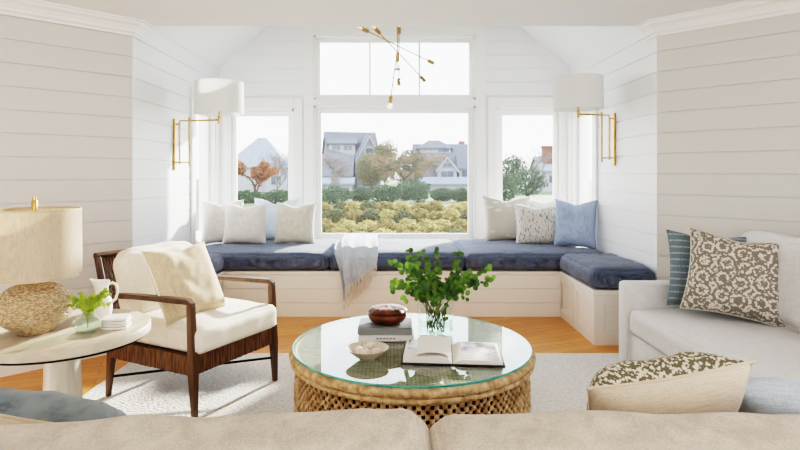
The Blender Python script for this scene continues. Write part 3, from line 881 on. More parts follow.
# glass vase and eucalyptus -------------------------------------------------
VX, VY = .235, 3.02
def disc_leaf(mb, c, nrm, up, s, el=1.0):
    a = nrm.cross(up)
    if a.length < 1e-4: a = nrm.orthogonal()
    a.normalize(); b = a.cross(nrm).normalized()
    n = 7; vs = [c]
    for k in range(n):
        t = 2*PI*k/n
        vs.append(c+b*(math.cos(t)*s*el+s*el)+a*math.sin(t)*s+nrm*(.18*s*abs(math.sin(t))))
    vs[0] = c+b*s*el
    mb.add(vs, [(0, 1+k, 1+(k+1)%n) for k in range(n)])
def glass_vase(name, label, loc, prof, wz, seg=40, wprof=None):
    t = thing(name, label, 'vase', loc)
    mb = MB(); mb.lathe(prof, seg); mb.build('vase_glass', M['clear'], t, smooth=True)
    if wprof:
        mb = MB(); mb.lathe(wprof, seg); mb.build('water', M['water'], t, smooth=True)
    return t
glass_vase('glass_vase', 'clear glass cylinder vase standing behind the open book', (VX, VY, TT),
    [(0,.0),(.088,0),(.094,.004),(.096,.02),(.094,.20),(.092,.205),(.090,.20),(.090,.022),(.086,.012),(0,.012)], .1,
    wprof=[(0,.0125),(.086,.0125),(.0895,.02),(.0895,.085),(0,.085)])
def eucalyptus():
    random.seed(21)
    g1 = mat('eucalyptus_leaf', srgb(110,146,56), .5, col2=srgb(62,92,58), scale=22, transl=.35)
    st = mat('eucalyptus_stem', srgb(110,84,56), .7, col2=srgb(96,110,60), scale=12)
    t = thing('eucalyptus_branches', 'bunch of leafy green eucalyptus branches in the cylinder vase', 'branches', (VX, VY, TT+.02))
    lv = MB()
    specs = []
    for k in range(17):
        a = 2*PI*k/17+random.uniform(-.2,.2)
        specs.append((a, random.uniform(.10,.27), random.uniform(.15,.34)))
    specs += [(PI*.98,.235,.36),(PI*1.03,.22,.25),(0.05,.29,.33),(-.1,.22,.26),(1.2,.05,.42),(2.3,.10,.40),(PI,.14,.42),(0.2,.12,.40),(-.05,.31,.27)]
    for (a, rad, hh) in specs:
        base = Vector((random.uniform(-.05,.05), random.uniform(-.05,.05), .0))
        tip = Vector((math.cos(a)*rad, math.sin(a)*rad*.75, hh))
        mid = Vector((math.cos(a)*.055, math.sin(a)*.05, .235))
        pts = []
        for i in range(11):
            u = i/10
            pts.append(base*(1-u)**2+mid*2*u*(1-u)+tip*u*u)
        sm = MB(); sm.tube(pts, [.0028-.0018*i/10 for i in range(11)], 5)
        sm.build('stem', st, t, smooth=True)
        for i in range(5, 11):
            p = pts[i]
            for q in range(3):
                an = random.uniform(0, 2*PI)
                d = Vector((math.cos(an), math.sin(an), random.uniform(-.2,.9))).normalized()
                nn = Vector((random.uniform(-.6,.6), -1+random.uniform(-.3,.6), random.uniform(-.2,.9))).normalized()
                disc_leaf(lv, p+Vector((random.uniform(-.006,.006),)*3), nn, d, random.uniform(.010,.0185), 1.05)
    # low hanging sprigs
    for k in range(60):
        a = random.uniform(0, 2*PI); r = random.uniform(.06,.19)
        p = Vector((math.cos(a)*r, math.sin(a)*r*.8, random.uniform(.17,.27)))
        disc_leaf(lv, p, Vector((random.uniform(-.7,.7), -1, random.uniform(-.4,.6))).normalized(), Vector((random.uniform(-1,1),0,-.6)), random.uniform(.009,.017), 1.2)
    for k in range(10):
        p = Vector((random.uniform(-.03,.06), random.uniform(-.06,.04), random.uniform(.03,.12)))
        disc_leaf(lv, p, Vector((random.uniform(-.7,.7), -1, .3)).normalized(), Vector((random.uniform(-1,1),0,.6)), random.uniform(.009,.016), 1.1)
    lv.build('foliage', g1, t, smooth=False, weld=False)
eucalyptus()

# ------------------------------------------------------------------ armchair
def armchair():
    t = thing('armchair', 'walnut armchair with cream cushions and woven rattan frame', 'armchair', (-1.175, 3.36, RG), R(-27.7))
    FX, BX, Y = .335, -.335, .322
    # front legs continue up to the arms
    for sy in (-1, 1):
        mb = MB()
        mb.taper((FX, sy*Y, 0), (FX-.012, sy*Y, .24), .026, .026, .044, .040)
        mb.taper((FX-.012, sy*Y, .24), (FX-.028, sy*Y, .600), .044, .040, .034, .036)
        mb.build('leg', M['walnut'], t, bevel=.004)
        mb = MB()
        mb.taper((BX-.03, sy*(Y-.005), 0), (BX+.0, sy*(Y-.005), .26), .024, .026, .044, .038)
        mb.build('leg', M['walnut'], t, bevel=.004)
        # back post leaning back
        mb = MB(); mb.taper((BX+.02, sy*(Y-.012), .24), (-.475, sy*(Y-.012), .80), .042, .03, .032, .028); mb.build('back_post', M['walnut'], t, bevel=.004)
        # arm
        mb = MB()
        pts = [(FX-.012, .603), (FX-.045, .618), (.1, .612), (-.12, .604), (-.30, .590), (-.405, .575)]
        vs = []; fs = []
        for i, (x, z) in enumerate(pts):
            hw = [.018,.024,.027,.026,.021,.016][i]; th = [.012,.014,.013,.013,.013,.012][i]
            vs += [(x, sy*Y-hw, z-th), (x, sy*Y+hw, z-th), (x, sy*Y+hw, z+th), (x, sy*Y-hw, z+th)]
        for i in range(len(pts)-1):
            for k in range(4): fs.append((i*4+k, i*4+(k+1)%4, i*4+4+(k+1)%4, i*4+4+k))
        fs += [(0,1,2,3), tuple(4*(len(pts)-1)+k for k in (3,2,1,0))]
        mb.add(vs, fs); mb.build('armrest', M['walnut'], t, bevel=.005)
    # woven rails
    rnd = random.Random(3)
    def rail(x0, y0, x1, y1, z0, z1, nm):
        mb = MB(); L = math.hypot(x1-x0, y1-y0); n = int(L/.009); ux, uy = (x1-x0)/L, (y1-y0)/L
        A = Matrix(((ux, -uy, 0, x0), (uy, ux, 0, y0), (0,0,1,0), (0,0,0,1)))
        mb.box(0, L, -.012, .012, z0+.004, z1-.004, A)
        for i in range(n):
            s = L*i/n; o = rnd.uniform(0,.0025)
            mb.box(s+.0006, s+L/n-.0006, -.016-o, .016+o, z0-o, z1+o, A)
        mb.build(nm, M['rattan'], t, weld=False)
    rail(BX+.02, -Y, FX-.03, -Y, .238, .335, 'woven_rail')
    rail(BX+.02, Y, FX-.03, Y, .238, .335, 'woven_rail')
    rail(FX-.018, -Y+.02, FX-.018, Y-.02, .238, .335, 'woven_rail')
    rail(BX+.01, -Y+.02, BX+.01, Y-.02, .238, .335, 'woven_rail')
    # seat platform
    mb = MB(); mb.box(BX+.03, FX-.035, -Y+.02, Y-.02, .28, .33); mb.build('seat_deck', M['black'], t)
    # woven back
    mb = MB(); L = .58; dx, dz = -.475-(BX+.02), .56
    for i in range(62):
        y = -Y+.025+i*(2*Y-.05)/61
        o = .004*(i % 2)
        mb.tube([(BX+.015-o, y, .27), (-.398-o, y, .53), (-.478-o, y, .80)], .0048, 5)
    mb.build('woven_back', M['rattan'], t, smooth=True)
    mb = MB(); mb.tube([(-.478, -Y, .805), (-.478, Y, .805)], .019, 10, cap=True); mb.build('top_rail', M['walnut'], t, smooth=True)
    # stretchers
    mb = MB(); mb.tube([(BX-.015, -Y+.005, .115), (FX-.008, Y-.005, .145)], .0075, 8); mb.build('stretcher', M['black'], t, smooth=True)
    # cushions
    s = MB(); c = cushion(.70, .645, .145, crown=.018, r=.045, seed=11, wr=.005, n=22); s.add(c.v, c.f)
    s.build('seat_cushion', M['cream'], t, smooth=True, loc=(.015, 0, .335), sharp=80)
    sm = seam_loop(.70, .645, .028, r=.04, rad=.004); sm.build('piping', M['cream'], t, smooth=True, loc=(.015,0,.335))
    c = cushion(.53, .42, .16, crown=.03, r=.06, seed=12, wr=.007, n=22, slump=0)
    rot = (Matrix.Rotation(R(90), 3, 'Z') @ Matrix.Rotation(R(90-18), 3, 'X')).to_euler()
    c.build('back_cushion', M['cream'], t, smooth=True, loc=(-.35, -.02, .605), rot=rot, sharp=80)
    return t
armchair()
pillow('tan linen throw pillow leaning in the walnut armchair', M['beige'], (-1.10, 3.19, .485), .44, .44, .15, 27, 60, -1, .02, 9, back=M['cream'], wr=.005)

# ------------------------------------------------------------------ end table
EX, EY, ET = -1.50, 2.55, .60
t = thing('end_table', 'round whitewashed end table on a flared pedestal', 'side table', (EX, EY, 0))
mb = MB(); mb.lathe([(0,ET-.042),(.36,ET-.042),(.37,ET-.038),(.37,ET-.004),(.366,ET),(0,ET)], 72); mb.build('tabletop', M['white_cast'], t, smooth=True)
mb = MB(); mb.lathe([(0,ET-.052),(.355,ET-.052),(.355,ET-.042),(0,ET-.042)], 72); mb.build('under_rim', M['black'], t, smooth=True)
mb = MB(); mb.lathe([(0,0),(.17,0),(.17,.012),(.125,.03),(.10,.12),(.082,.25),(.075,.38),(.075,.47),(.09,.53),(.12,ET-.052),(0,ET-.052)], 40); mb.build('pedestal', M['column'], t, smooth=True)

# lamp
def lamp():
    t = thing('table_lamp', 'table lamp with textured tan ceramic globe base and linen drum shade', 'lamp', (-1.58, 2.475, ET))
    m, nt, out = new_mat('textured_stoneware')
    p = N(nt, 'ShaderNodeBsdfPrincipled'); p.inputs['Roughness'].default_value = .42
    tc = N(nt, 'ShaderNodeTexCoord'); mp = N(nt, 'ShaderNodeMapping'); mp.inputs['Scale'].default_value = (1,1,1.9)
    vo = N(nt, 'ShaderNodeTexVoronoi'); vo.inputs['Scale'].default_value = 72
    nt.links.new(tc.outputs['Object'], mp.inputs[0]); nt.links.new(mp.outputs[0], vo.inputs['Vector'])
    cr = N(nt, 'ShaderNodeValToRGB'); cr.color_ramp.elements[0].position = .15; cr.color_ramp.elements[1].position = .75
    cr.color_ramp.elements[0].color = c4(srgb(214,192,160)); cr.color_ramp.elements[1].color = c4(srgb(160,132,98))
    nt.links.new(vo.outputs['Distance'], cr.inputs[0]); nt.links.new(cr.outputs[0], p.inputs['Base Color'])
    inv = N(nt, 'ShaderNodeMath', operation='SUBTRACT'); inv.inputs[0].default_value = 1; nt.links.new(vo.outputs['Distance'], inv.inputs[1])
    b = N(nt, 'ShaderNodeBump'); b.inputs['Strength'].default_value = 1; b.inputs['Distance'].default_value = .01
    nt.links.new(inv.outputs[0], b.inputs['Height']); nt.links.new(b.outputs[0], p.inputs['Normal']); nt.links.new(p.outputs[0], out.inputs[0])
    mb = MB(); pr = [(0,0),(.062,0),(.07,.006)]
    for k in range(1, 15):
        a = -PI/2+.42+k*(PI-.72)/15
        pr.append((.156*math.cos(a)**.9, .116+.108*math.sin(a)))
    pr += [(.035,.222),(.03,.232),(0,.232)]
    mb.lathe(pr, 56); mb.build('lamp_base', m, t, smooth=True)
    mb = MB(); mb.lathe([(0,.23),(.022,.23),(.022,.25),(.009,.255),(.009,.60),(0,.60)], 16); mb.build('lamp_stem', M['brass'], t, smooth=True)
    sh = weave_mat('lamp_linen', srgb(206,190,166), srgb(230,216,194), 500)
    # let light through the shade
    nt = sh.node_tree; out = [n for n in nt.nodes if n.type == 'OUTPUT_MATERIAL'][0]; pb = [n for n in nt.nodes if n.type == 'BSDF_PRINCIPLED'][0]
    tl = N(nt, 'ShaderNodeBsdfTranslucent'); mx = N(nt, 'ShaderNodeMixShader'); mx.inputs[0].default_value = .45
    nt.links.new(pb.inputs['Base Color'].links[0].from_socket, tl.inputs[0]); nt.links.new(pb.outputs[0], mx.inputs[1]); nt.links.new(tl.outputs[0], mx.inputs[2]); nt.links.new(mx.outputs[0], out.inputs[0])
    mb = MB(); z0, z1 = .25, .545
    mb.lathe([(.187,z0),(.183,z1),(.1815,z1),(.1855,z0)], 64, close=True); mb.build('lamp_shade', sh, t, smooth=True)
    mb = MB()
    bm_ = mat('shade_binding', srgb(190,172,146), .8)
    for z, r in ((z0+.002,.1865),(z1-.002,.183)):
        mb = MB().lathe([(r+.0012,z-.004),(r+.0012,z+.004),(r-.003,z+.004),(r-.003,z-.004)], 64, close=True)
        mb.build('shade_trim', bm_, t, smooth=True)
    mb = MB()
    for k in range(3):
        a = 2*PI*k/3; mb.tube([(0,0,z1-.012),((.182)*math.cos(a),.182*math.sin(a),z1-.006)], .0018, 6)
    mb.build('shade_spider', M['brass'], t)
    mb = MB(); mb.lathe([(0,z1+.0),(.012,z1),(.012,z1+.036),(.009,z1+.04),(0,z1+.04)], 16); mb.build('finial', M['brass'], t, smooth=True)
lamp()

# small globe vase
gx, gy = -1.345, 2.475
prof = [(0,0),(.03,0),(.052,.012),(.062,.035),(.058,.055),(.036,.072),(.032,.082),(.037,.092),(.035,.092),(.030,.082),(.034,.071),(.055,.054),(.058,.035),(.049,.014),(.03,.006),(0,.006)]
glass_vase('glass_vase', 'small round clear glass bud vase beside the table lamp', (gx, gy, ET), prof, .05, wprof=[(0,.0065),(.03,.0065),(.048,.015),(.0575,.035),(.053,.052),(0,.052)])
random.seed(5)
t = thing('greenery_sprigs', 'small feathery yellow-green sprigs in the bud vase on the end table', 'sprigs', (gx, gy, ET+.01))
gm = mat('sprig_leaf', srgb(190,204,96), .6, col2=srgb(140,168,64), scale=14, transl=.4)
lv = MB()
for k in range(14):
    a = random.uniform(0, 2*PI) if k > 5 else (PI*.95 if k % 2 else .1)+random.uniform(-.3,.3)
    tip = Vector((math.cos(a)*random.uniform(.05,.105), math.sin(a)*.05, random.uniform(.10,.165)))
    pts = [Vector((0,0,.01))*(1-u)**2+Vector((0,0,.12))*2*u*(1-u)+tip*u*u for u in [i/9 for i in range(10)]]
    sm = MB(); sm.tube(pts, .0014, 5); sm.build('stem', gm, t)
    for i in range(4, 10):
        for q in range(9):
            d = Vector((random.uniform(-1,1), random.uniform(-1,1), random.uniform(-.3,1))).normalized()
            disc_leaf(lv, pts[i], Vector((random.uniform(-1,1),-1,random.uniform(-.3,1))).normalized(), d, random.uniform(.0025,.0045), 2.2)
lv.build('foliage', gm, t, weld=False)

# pitcher
t = thing('pitcher', 'small white ceramic pitcher at the back of the end table', 'pitcher', (-1.42, 2.74, ET), R(0))
mb = MB(); vs = []; fs = []; sg = 36
prof = [(.0,0),(.038,0),(.043,.008),(.048,.04),(.046,.075),(.036,.105),(.029,.125),(.029,.145),(.034,.165),(.038,.178),(.035,.177),(.027,.150),(.026,.125),(.0,.12)]
for (r, z) in prof:
    for k in range(sg):
        a = 2*PI*k/sg
        lip = max(0, math.cos(a-PI))**6*max(0, (z-.13)/.048)*.02*(r > 0)
        vs.append(((r+lip)*math.cos(a), r*math.sin(a), z+lip*.5))
for i in range(len(prof)-1):
    for k in range(sg): fs.append((i*sg+k, i*sg+(k+1)%sg, (i+1)*sg+(k+1)%sg, (i+1)*sg+k))
mb.add(vs, fs); mb.build('pitcher_body', M['ceramic'], t, smooth=True, sharp=60)
mb = MB(); mb.tube([(.030,0,.158),(.052,0,.170),(.072,0,.158),(.078,0,.125),(.068,0,.09),(.045,0,.068)], [.006,.0065,.0065,.006,.006,.006], 10); mb.build('handle', M['ceramic'], t, smooth=True)

# coasters
cm = mat('white_marble', srgb(236,232,224), .35, col2=srgb(214,208,198), scale=18)
for k in range(4):
    mb = MB(); w = .055; r = .022; pts = []
    for (cx_, cy_, a0) in ((w-r,w-r,0),(-w+r,w-r,90),(-w+r,-w+r,180),(w-r,-w+r,270)):
        for q in range(6): a = R(a0+q*18); pts.append((cx_+r*math.cos(a), cy_+r*math.sin(a)))
    mb.poly(pts, 0, .0105)
    o = mb.build('coaster', cm, None, loc=(-1.262+random.uniform(-.003,.003), 2.565+random.uniform(-.003,.003), ET+.0005+k*.0125), rot=(0,0,R(12+random.uniform(-5,5))), bevel=.003)
    tag(o, ['white stone coaster at the bottom of the stack on the end table', 'second white stone coaster from the bottom of the stack', 'third white stone coaster from the bottom of the stack', 'topmost white stone coaster of the stack'][k], 'coaster', 'stacked white coasters')

# ------------------------------------------------------------------ right sofa
def sofa_right():
    X0 = 1.50; t = thing('sofa', 'light grey linen sofa standing along the right wall', 'sofa', (X0, 0, RG))
    m = M['sofa']; Y1, Y0 = 3.73, 1.55; W = 1.02
    mb = MB(); c = MB()
    mb.box(.03, W-.02, Y0+.06, Y1-.05, .0, .27, bev=.015); mb.build('skirt_base', m, t, smooth=True)
    mb = MB(); mb.box(0, W, Y1-.145, Y1, 0, .585, bev=.028); mb.build('arm', m, t, smooth=True)
    mb = MB(); mb.box(0, W, Y0, Y0+.145, 0, .585, bev=.028); mb.build('arm', m, t, smooth=True)
    mb = MB(); mb.box(W-.13, W, Y0, Y1-.002, 0, .76, bev=.03); mb.build('sofa_back', m, t, smooth=True)
    L = Y1-Y0-.30
    c = cushion(.86, L, .165, crown=.018, r=.045, n=28, seed=20, wr=.006)
    c.build('seat_cushion', m, t, smooth=True, loc=(.44, (Y0+Y1)/2, .268), sharp=80)
    for k in range(2):
        c = cushion(L/2-.01, .48, .15, crown=.03, r=.07, n=22, seed=30+k, wr=.009)
        rot = (Matrix.Rotation(R(-90), 3, 'Z') @ Matrix.Rotation(R(80), 3, 'X')).to_euler()
        c.build('back_cushion', m, t, smooth=True, loc=(.80, (Y0+Y1)/2+(k-.5)*L/2, .67), rot=rot, sharp=80)
sofa_right()
pillow('slate blue striped pillow against the far arm of the right sofa', M['bstripe'], (1.93, 3.40, .475), .50, .47, .15, 12, -8, 4, .03, 13)
pillow('grey pillow printed with pale medallions, in front of the striped one', M['medallion'], (1.915, 3.16, .485), .52, .48, .17, 16, -22, 8, .02, 14, pipe=M['oatb'])

# ------------------------------------------------------------------ foreground sofa (seen from behind)
def sofa_front():
    cx_ = .08
    t = thing('sofa', 'beige linen sofa in the foreground seen from behind', 'sofa', (cx_, 0, RG))
    m = M['sofaf']; W = 1.22
    mb = MB(); mb.box(-W, W, .74, .92, .02, .70, bev=.04); mb.build('sofa_back', m, t, smooth=True)
    mb = MB(); mb.box(-W+.02, W-.02, .90, 1.68, .02, .27, bev=.02); mb.build('skirt_base', m, t, smooth=True)
    for s in (-1, 1):
        mb = MB(); a, b = (W-.16, W) if s > 0 else (-W, -W+.16)
        mb.box(a, b, .76, 1.70, .0, .56, bev=.04); mb.build('arm', m, t, smooth=True)
        c = cushion(W-.165, .72, .165, crown=.02, r=.045, n=18, seed=40+s, wr=.005)
        c.build('seat_cushion', m, t, smooth=True, loc=(s*(W-.16)/2, 1.325, .27), sharp=80)
        c = cushion(W-.162, .44, .21, crown=.022, r=.052, n=30, seed=50+s, wr=.005)
        rot = (Matrix.Rotation(R(-2.3 if s < 0 else .4), 3, 'Y') @ Matrix.Rotation(R(180), 3, 'Z') @ Matrix.Rotation(R(80), 3, 'X')).to_euler()
        c.build('back_cushion', m, t, smooth=True, loc=(s*(W-.16)/2, 1.06, .518 if s < 0 else .525), rot=rot, sharp=80)
sofa_front()
pillow('olive patterned pillow with beige reverse, slumped on the right seat of the near sofa', M['olive'], (.765, 1.70, .47), .41, .46, .20, 42, 187, 14, .0, 15, back=M['reverse'], wr=.008)
pillow('slate blue pillow with beige reverse, on the left seat of the near sofa', M['slate'], (-.86, 1.64, .40), .52, .42, .22, 42, 165, -3, .0, 16, back=M['reverse'], wr=.009)
pillow('pale blue pillow at the right end of the near sofa', M['mist'], (1.19, 1.62, .475), .42, .38, .16, 40, 165, 6, .01, 17)

# ------------------------------------------------------------------ sconces
def sconce(sgn, label, sx, sy, z0, z1, wy, pz0, pz1):
    xw = XR if sgn > 0 else XL
    t = thing('wall_sconce', label, 'wall lamp', (xw, wy, 0))
    d = -sgn
    mb = MB(); a, b = sorted((0, d*.018)); mb.box(a, b, -.022, .022, pz0, pz1, bev=.003); mb.build('backplate', M['brass'], t)
    mb = MB()
    r1 = .05*d
    mb.tube([(r1, 0, pz0+.05), (r1, 0, pz1-.03)], .009, 10)
    mb.tube([(0, 0, pz0+.07), (r1, 0, pz0+.07)], .006, 8); mb.tube([(0,0,pz1-.05),(r1,0,pz1-.05)], .006, 8)
    mb.build('pivot_post', M['brass'], t, smooth=True)
    lx = sx-xw; ly = sy-wy
    az = pz1-.02
    ax_, ay_ = r1+ (lx-r1)*.25, ly*.25
    mb = MB(); mb.tube([(r1,0,az),(ax_,ay_,az)], .006, 8); mb.tube([(r1,0,pz0+.07),(ax_,ay_,pz0+.07)], .006, 8)
    mb.tube([(ax_,ay_,pz0+.03),(ax_,ay_,az+.03)], .0095, 10)
    mb.tube([(ax_,ay_,az),(lx,ly,az)], .008, 8); mb.build('swing_arm', M['brass'], t, smooth=True)
    mb = MB(); mb.tube([(lx,ly,az-.03),(lx,ly,az+.035)], .012, 12); mb.tube([(lx,ly,az+.03),(lx,ly,z0+.1)], .008, 8); mb.build('socket', M['brass'], t, smooth=True)
    shm = mat('white_shade', srgb(245,244,242), .8, transl=.45, bump=.05, bscale=200)
    mb = MB(); r = .213
    vs = MB().lathe([(r,z0),(r*.985,z1),(r*.985-.002,z1),(r-.002,z0)], 56, c=(lx,ly,0), close=True)
    s_ = vs.build('lamp_shade', shm, t, smooth=True)
    mb = MB()
    for k in range(3):
        a = 2*PI*k/3+.3; mb.tube([(lx,ly,z0+.06),(lx+r*math.cos(a)*.99,ly+r*math.sin(a)*.99,z0+.03)], .0018, 5)
    mb.lathe([(0,z0+.09),(.028,z0+.12),(.03,z0+.15),(.015,z0+.18),(0,z0+.185)], 16, c=(lx,ly,0)); mb.build('shade_carrier', M['brass'], t, smooth=True)
sconce(-1, 'brass swing-arm wall sconce with white drum shade, left side', -1.535, 4.98, 1.835, 2.115, 5.06, 1.335, 1.80)
sconce(1, 'brass swing-arm wall sconce with white drum shade, right side', 1.645, 4.95, 1.87, 2.155, 5.05, 1.375, 1.85)

# ------------------------------------------------------------------ chandelier
def chandelier():
    cx_, cy_, cz_ = .05, 5.3, 2.42
    t = thing('chandelier', 'brass modern chandelier of crossed thin rods with bare bulbs', 'chandelier', (cx_, cy_, cz_))
    k = 5.3/560
    def W(px, py, dy=0):
        d = cy_+dy
        return Vector(((px-392)/560*d-cx_, dy, 1.3-(py-174)/560*d-cz_))
    mb = MB(); mb.tube([(0,0,-.12),(0,0,RZ-cz_-.06)], .006, 8); mb.tube([(0,0,-.06),(0,0,0.02)], .016, 10); mb.tube([(-.025,0,-.13),(.03,0,-.13)], .012, 8); mb.build('stem', M['bronze'], t, smooth=True)
    mb = MB(); mb.lathe([(0,RZ-cz_-.09),(.06,RZ-cz_-.085),(.065,RZ-cz_-.03),(0,RZ-cz_-.02)], 24); mb.build('canopy', M['bronze'], t, smooth=True)
    bulb = glass_arch('bulb_glass', tint=(1,.98,.94), ior=1.5, haze=.15)
    arms = [((365,30),(431,62),-.25,.2),((377.5,31),(423,79),-.1,.25),((399,30.5),(399,82),.12,-.12),((390.5,100),(397,52),-.02,.03)]
    for i, (a, b, da, db) in enumerate(arms):
        A = W(*a, da); Bp = W(*b, db)
        d = (Bp-A).normalized()
        rod = MB(); rod.tube([A, Bp], .0058, 8); ro = rod.build('arm', M['bronze'], t, smooth=True)
        ends = [(A, -d)] if i == 3 else [(A, -d), (Bp, d)]
        for (p, dd) in ends:
            s = MB(); s.tube([p-dd*.032, p+dd*.03], .019, 14); so = s.build('socket', M['brass'] if p is A else M['bronze'], t, smooth=True)
            # only the room-side ends show their clear bulbs
            q = MB(); c = p+dd*.06
            bm = bmesh.new(); bmesh.ops.create_icosphere(bm, subdivisions=2, radius=.029)
            vs = [v.co+c for v in bm.verts]; fs = [[v.index for v in f.verts] for f in bm.faces]; bm.free()
            if p is A:
                q.add(vs, fs); q.tube([p+dd*.025, p+dd*.04], .012, 10)
                bo = q.build('bulb', bulb, so, smooth=True)
                f = MB(); f.tube([p+dd*.03, p+dd*.045+Vector((.006,0,0)), p+dd*.06-Vector((.006,0,0)), p+dd*.07], .0015, 5); f.build('filament', M['filament'], so)
chandelier()

# ------------------------------------------------------------------ outdoors
GZ = -.85
mb = MB(); mb.box(-140, 140, D2+.6, 240, GZ-.3, GZ)
struct(mb.build('ground', M['soil']))
rnd = random.Random(11)
def leaf_cloud(mb, c, rx, ry, rz, n, s, shell=.55):
    for _ in range(n):
        while True:
            p = Vector((rnd.uniform(-1,1), rnd.uniform(-1,1), rnd.uniform(-1,1)))
            if shell < p.length <= 1: break
        lump = 1+.28*noise.noise(p*2.3+Vector(c)*.7)
        q = Vector((c[0]+p.x*rx*lump, c[1]+p.y*ry*lump, c[2]+p.z*rz*lump))
        a = Vector((rnd.uniform(-1,1), rnd.uniform(-1,1), rnd.uniform(-1,1))).normalized()
        b = a.orthogonal().normalized(); k = s*rnd.uniform(.6,1.3)
        mb.add([q-a*k, q-b*k*.6, q+a*k, q+b*k*.6], [(0,1,2,3)])
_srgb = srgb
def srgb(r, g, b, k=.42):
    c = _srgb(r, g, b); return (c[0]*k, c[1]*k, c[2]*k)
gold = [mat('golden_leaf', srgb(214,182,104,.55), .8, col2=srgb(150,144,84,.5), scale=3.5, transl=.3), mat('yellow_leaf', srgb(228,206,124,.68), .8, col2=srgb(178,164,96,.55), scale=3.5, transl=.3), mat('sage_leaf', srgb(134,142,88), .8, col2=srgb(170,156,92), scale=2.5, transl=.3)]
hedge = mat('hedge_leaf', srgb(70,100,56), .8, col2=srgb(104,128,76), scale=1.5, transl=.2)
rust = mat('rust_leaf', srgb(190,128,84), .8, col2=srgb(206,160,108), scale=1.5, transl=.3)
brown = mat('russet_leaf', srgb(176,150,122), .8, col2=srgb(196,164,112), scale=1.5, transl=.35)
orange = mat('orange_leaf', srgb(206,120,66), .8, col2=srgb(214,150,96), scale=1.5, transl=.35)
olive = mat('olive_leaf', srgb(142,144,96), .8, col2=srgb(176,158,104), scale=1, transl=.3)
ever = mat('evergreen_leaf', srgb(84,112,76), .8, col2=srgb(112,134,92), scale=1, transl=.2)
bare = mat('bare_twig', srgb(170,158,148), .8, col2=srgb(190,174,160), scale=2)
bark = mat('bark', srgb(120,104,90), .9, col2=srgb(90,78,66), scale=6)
def at(px, D): return (px-392)/560*D
def shrub(px, D, w, h, m, label, group, n=700, s=.05, name='shrub'):
    x = at(px, D)
    t = thing(name, label, 'shrub', (x, D, GZ), group=group)
    mb = MB()
    leaf_cloud(mb, (0,0,h*.5), w/2, w/2*.8, h*.52, n, s, .35)
    mb.build('foliage', m, t, weld=False)
    mb = MB()
    for k in range(5):
        a = 2*PI*k/5; mb.tube([(0,0,0),(math.cos(a)*w*.15,math.sin(a)*w*.15,h*.35),(math.cos(a)*w*.3,math.sin(a)*w*.3,h*.7)], [.02,.015,.006], 5)
    mb.build('branches', bark, t)
shr = []
for (D, y_off, cnt, p0, p1) in ((15.5,0,8,300,500),(19,0,9,316,490),(24,0,10,312,480),(30,0,10,316,478)):
    for i in range(cnt):
        px = p0+(p1-p0)*(i+.5)/cnt+rnd.uniform(-5,5)
        hgt = {15.5:.56, 19:.60, 24:.60, 30:.62}[D]*rnd.uniform(.85,1.12)
        w = (p1-p0)/cnt/560*D*1.22
        k = rnd.choices([0,1,2],[4,4,4])[0]
        lb = ['deep gold leafy shrub in the bed outside the big window', 'bright yellow leafy shrub in the bed outside the big window', 'sage green shrub among the golden ones outside the big window'][k]
        shrub(px, D+rnd.uniform(-.35,.35), w, hgt, gold[k], lb, ['deep gold shrubs outside', 'bright yellow shrubs outside', 'sage shrubs outside'][k], 1500, .045+.0008*D)
for i, (px, D, w, h) in enumerate([(335,40,2.6,1.3),(362,44,2.2,1.0),(386,41,2.2,1.35),(417,42,2.4,1.7),(403,45.5,2.4,1.4),(444,45,2.2,1.0),(463,43,2.0,1.05),(280,40,2.6,1.0),(247,41.5,2.6,.9)]):
    lb = ['round dark green shrub at left below the grey gabled house', 'low green hedge below the grey gabled house', 'green hedge under the olive tree outside', 'tallest dark green shrub, under the bare tree outside', 'green shrub behind the tallest dark shrub outside', 'low green hedge before the right-hand house', 'green shrub at the right edge of the big window', 'green hedge seen through the left window', 'small green shrub behind the orange tree'][i]
    shrub(px, D, w, h, hedge, lb, None, 1500, .09)

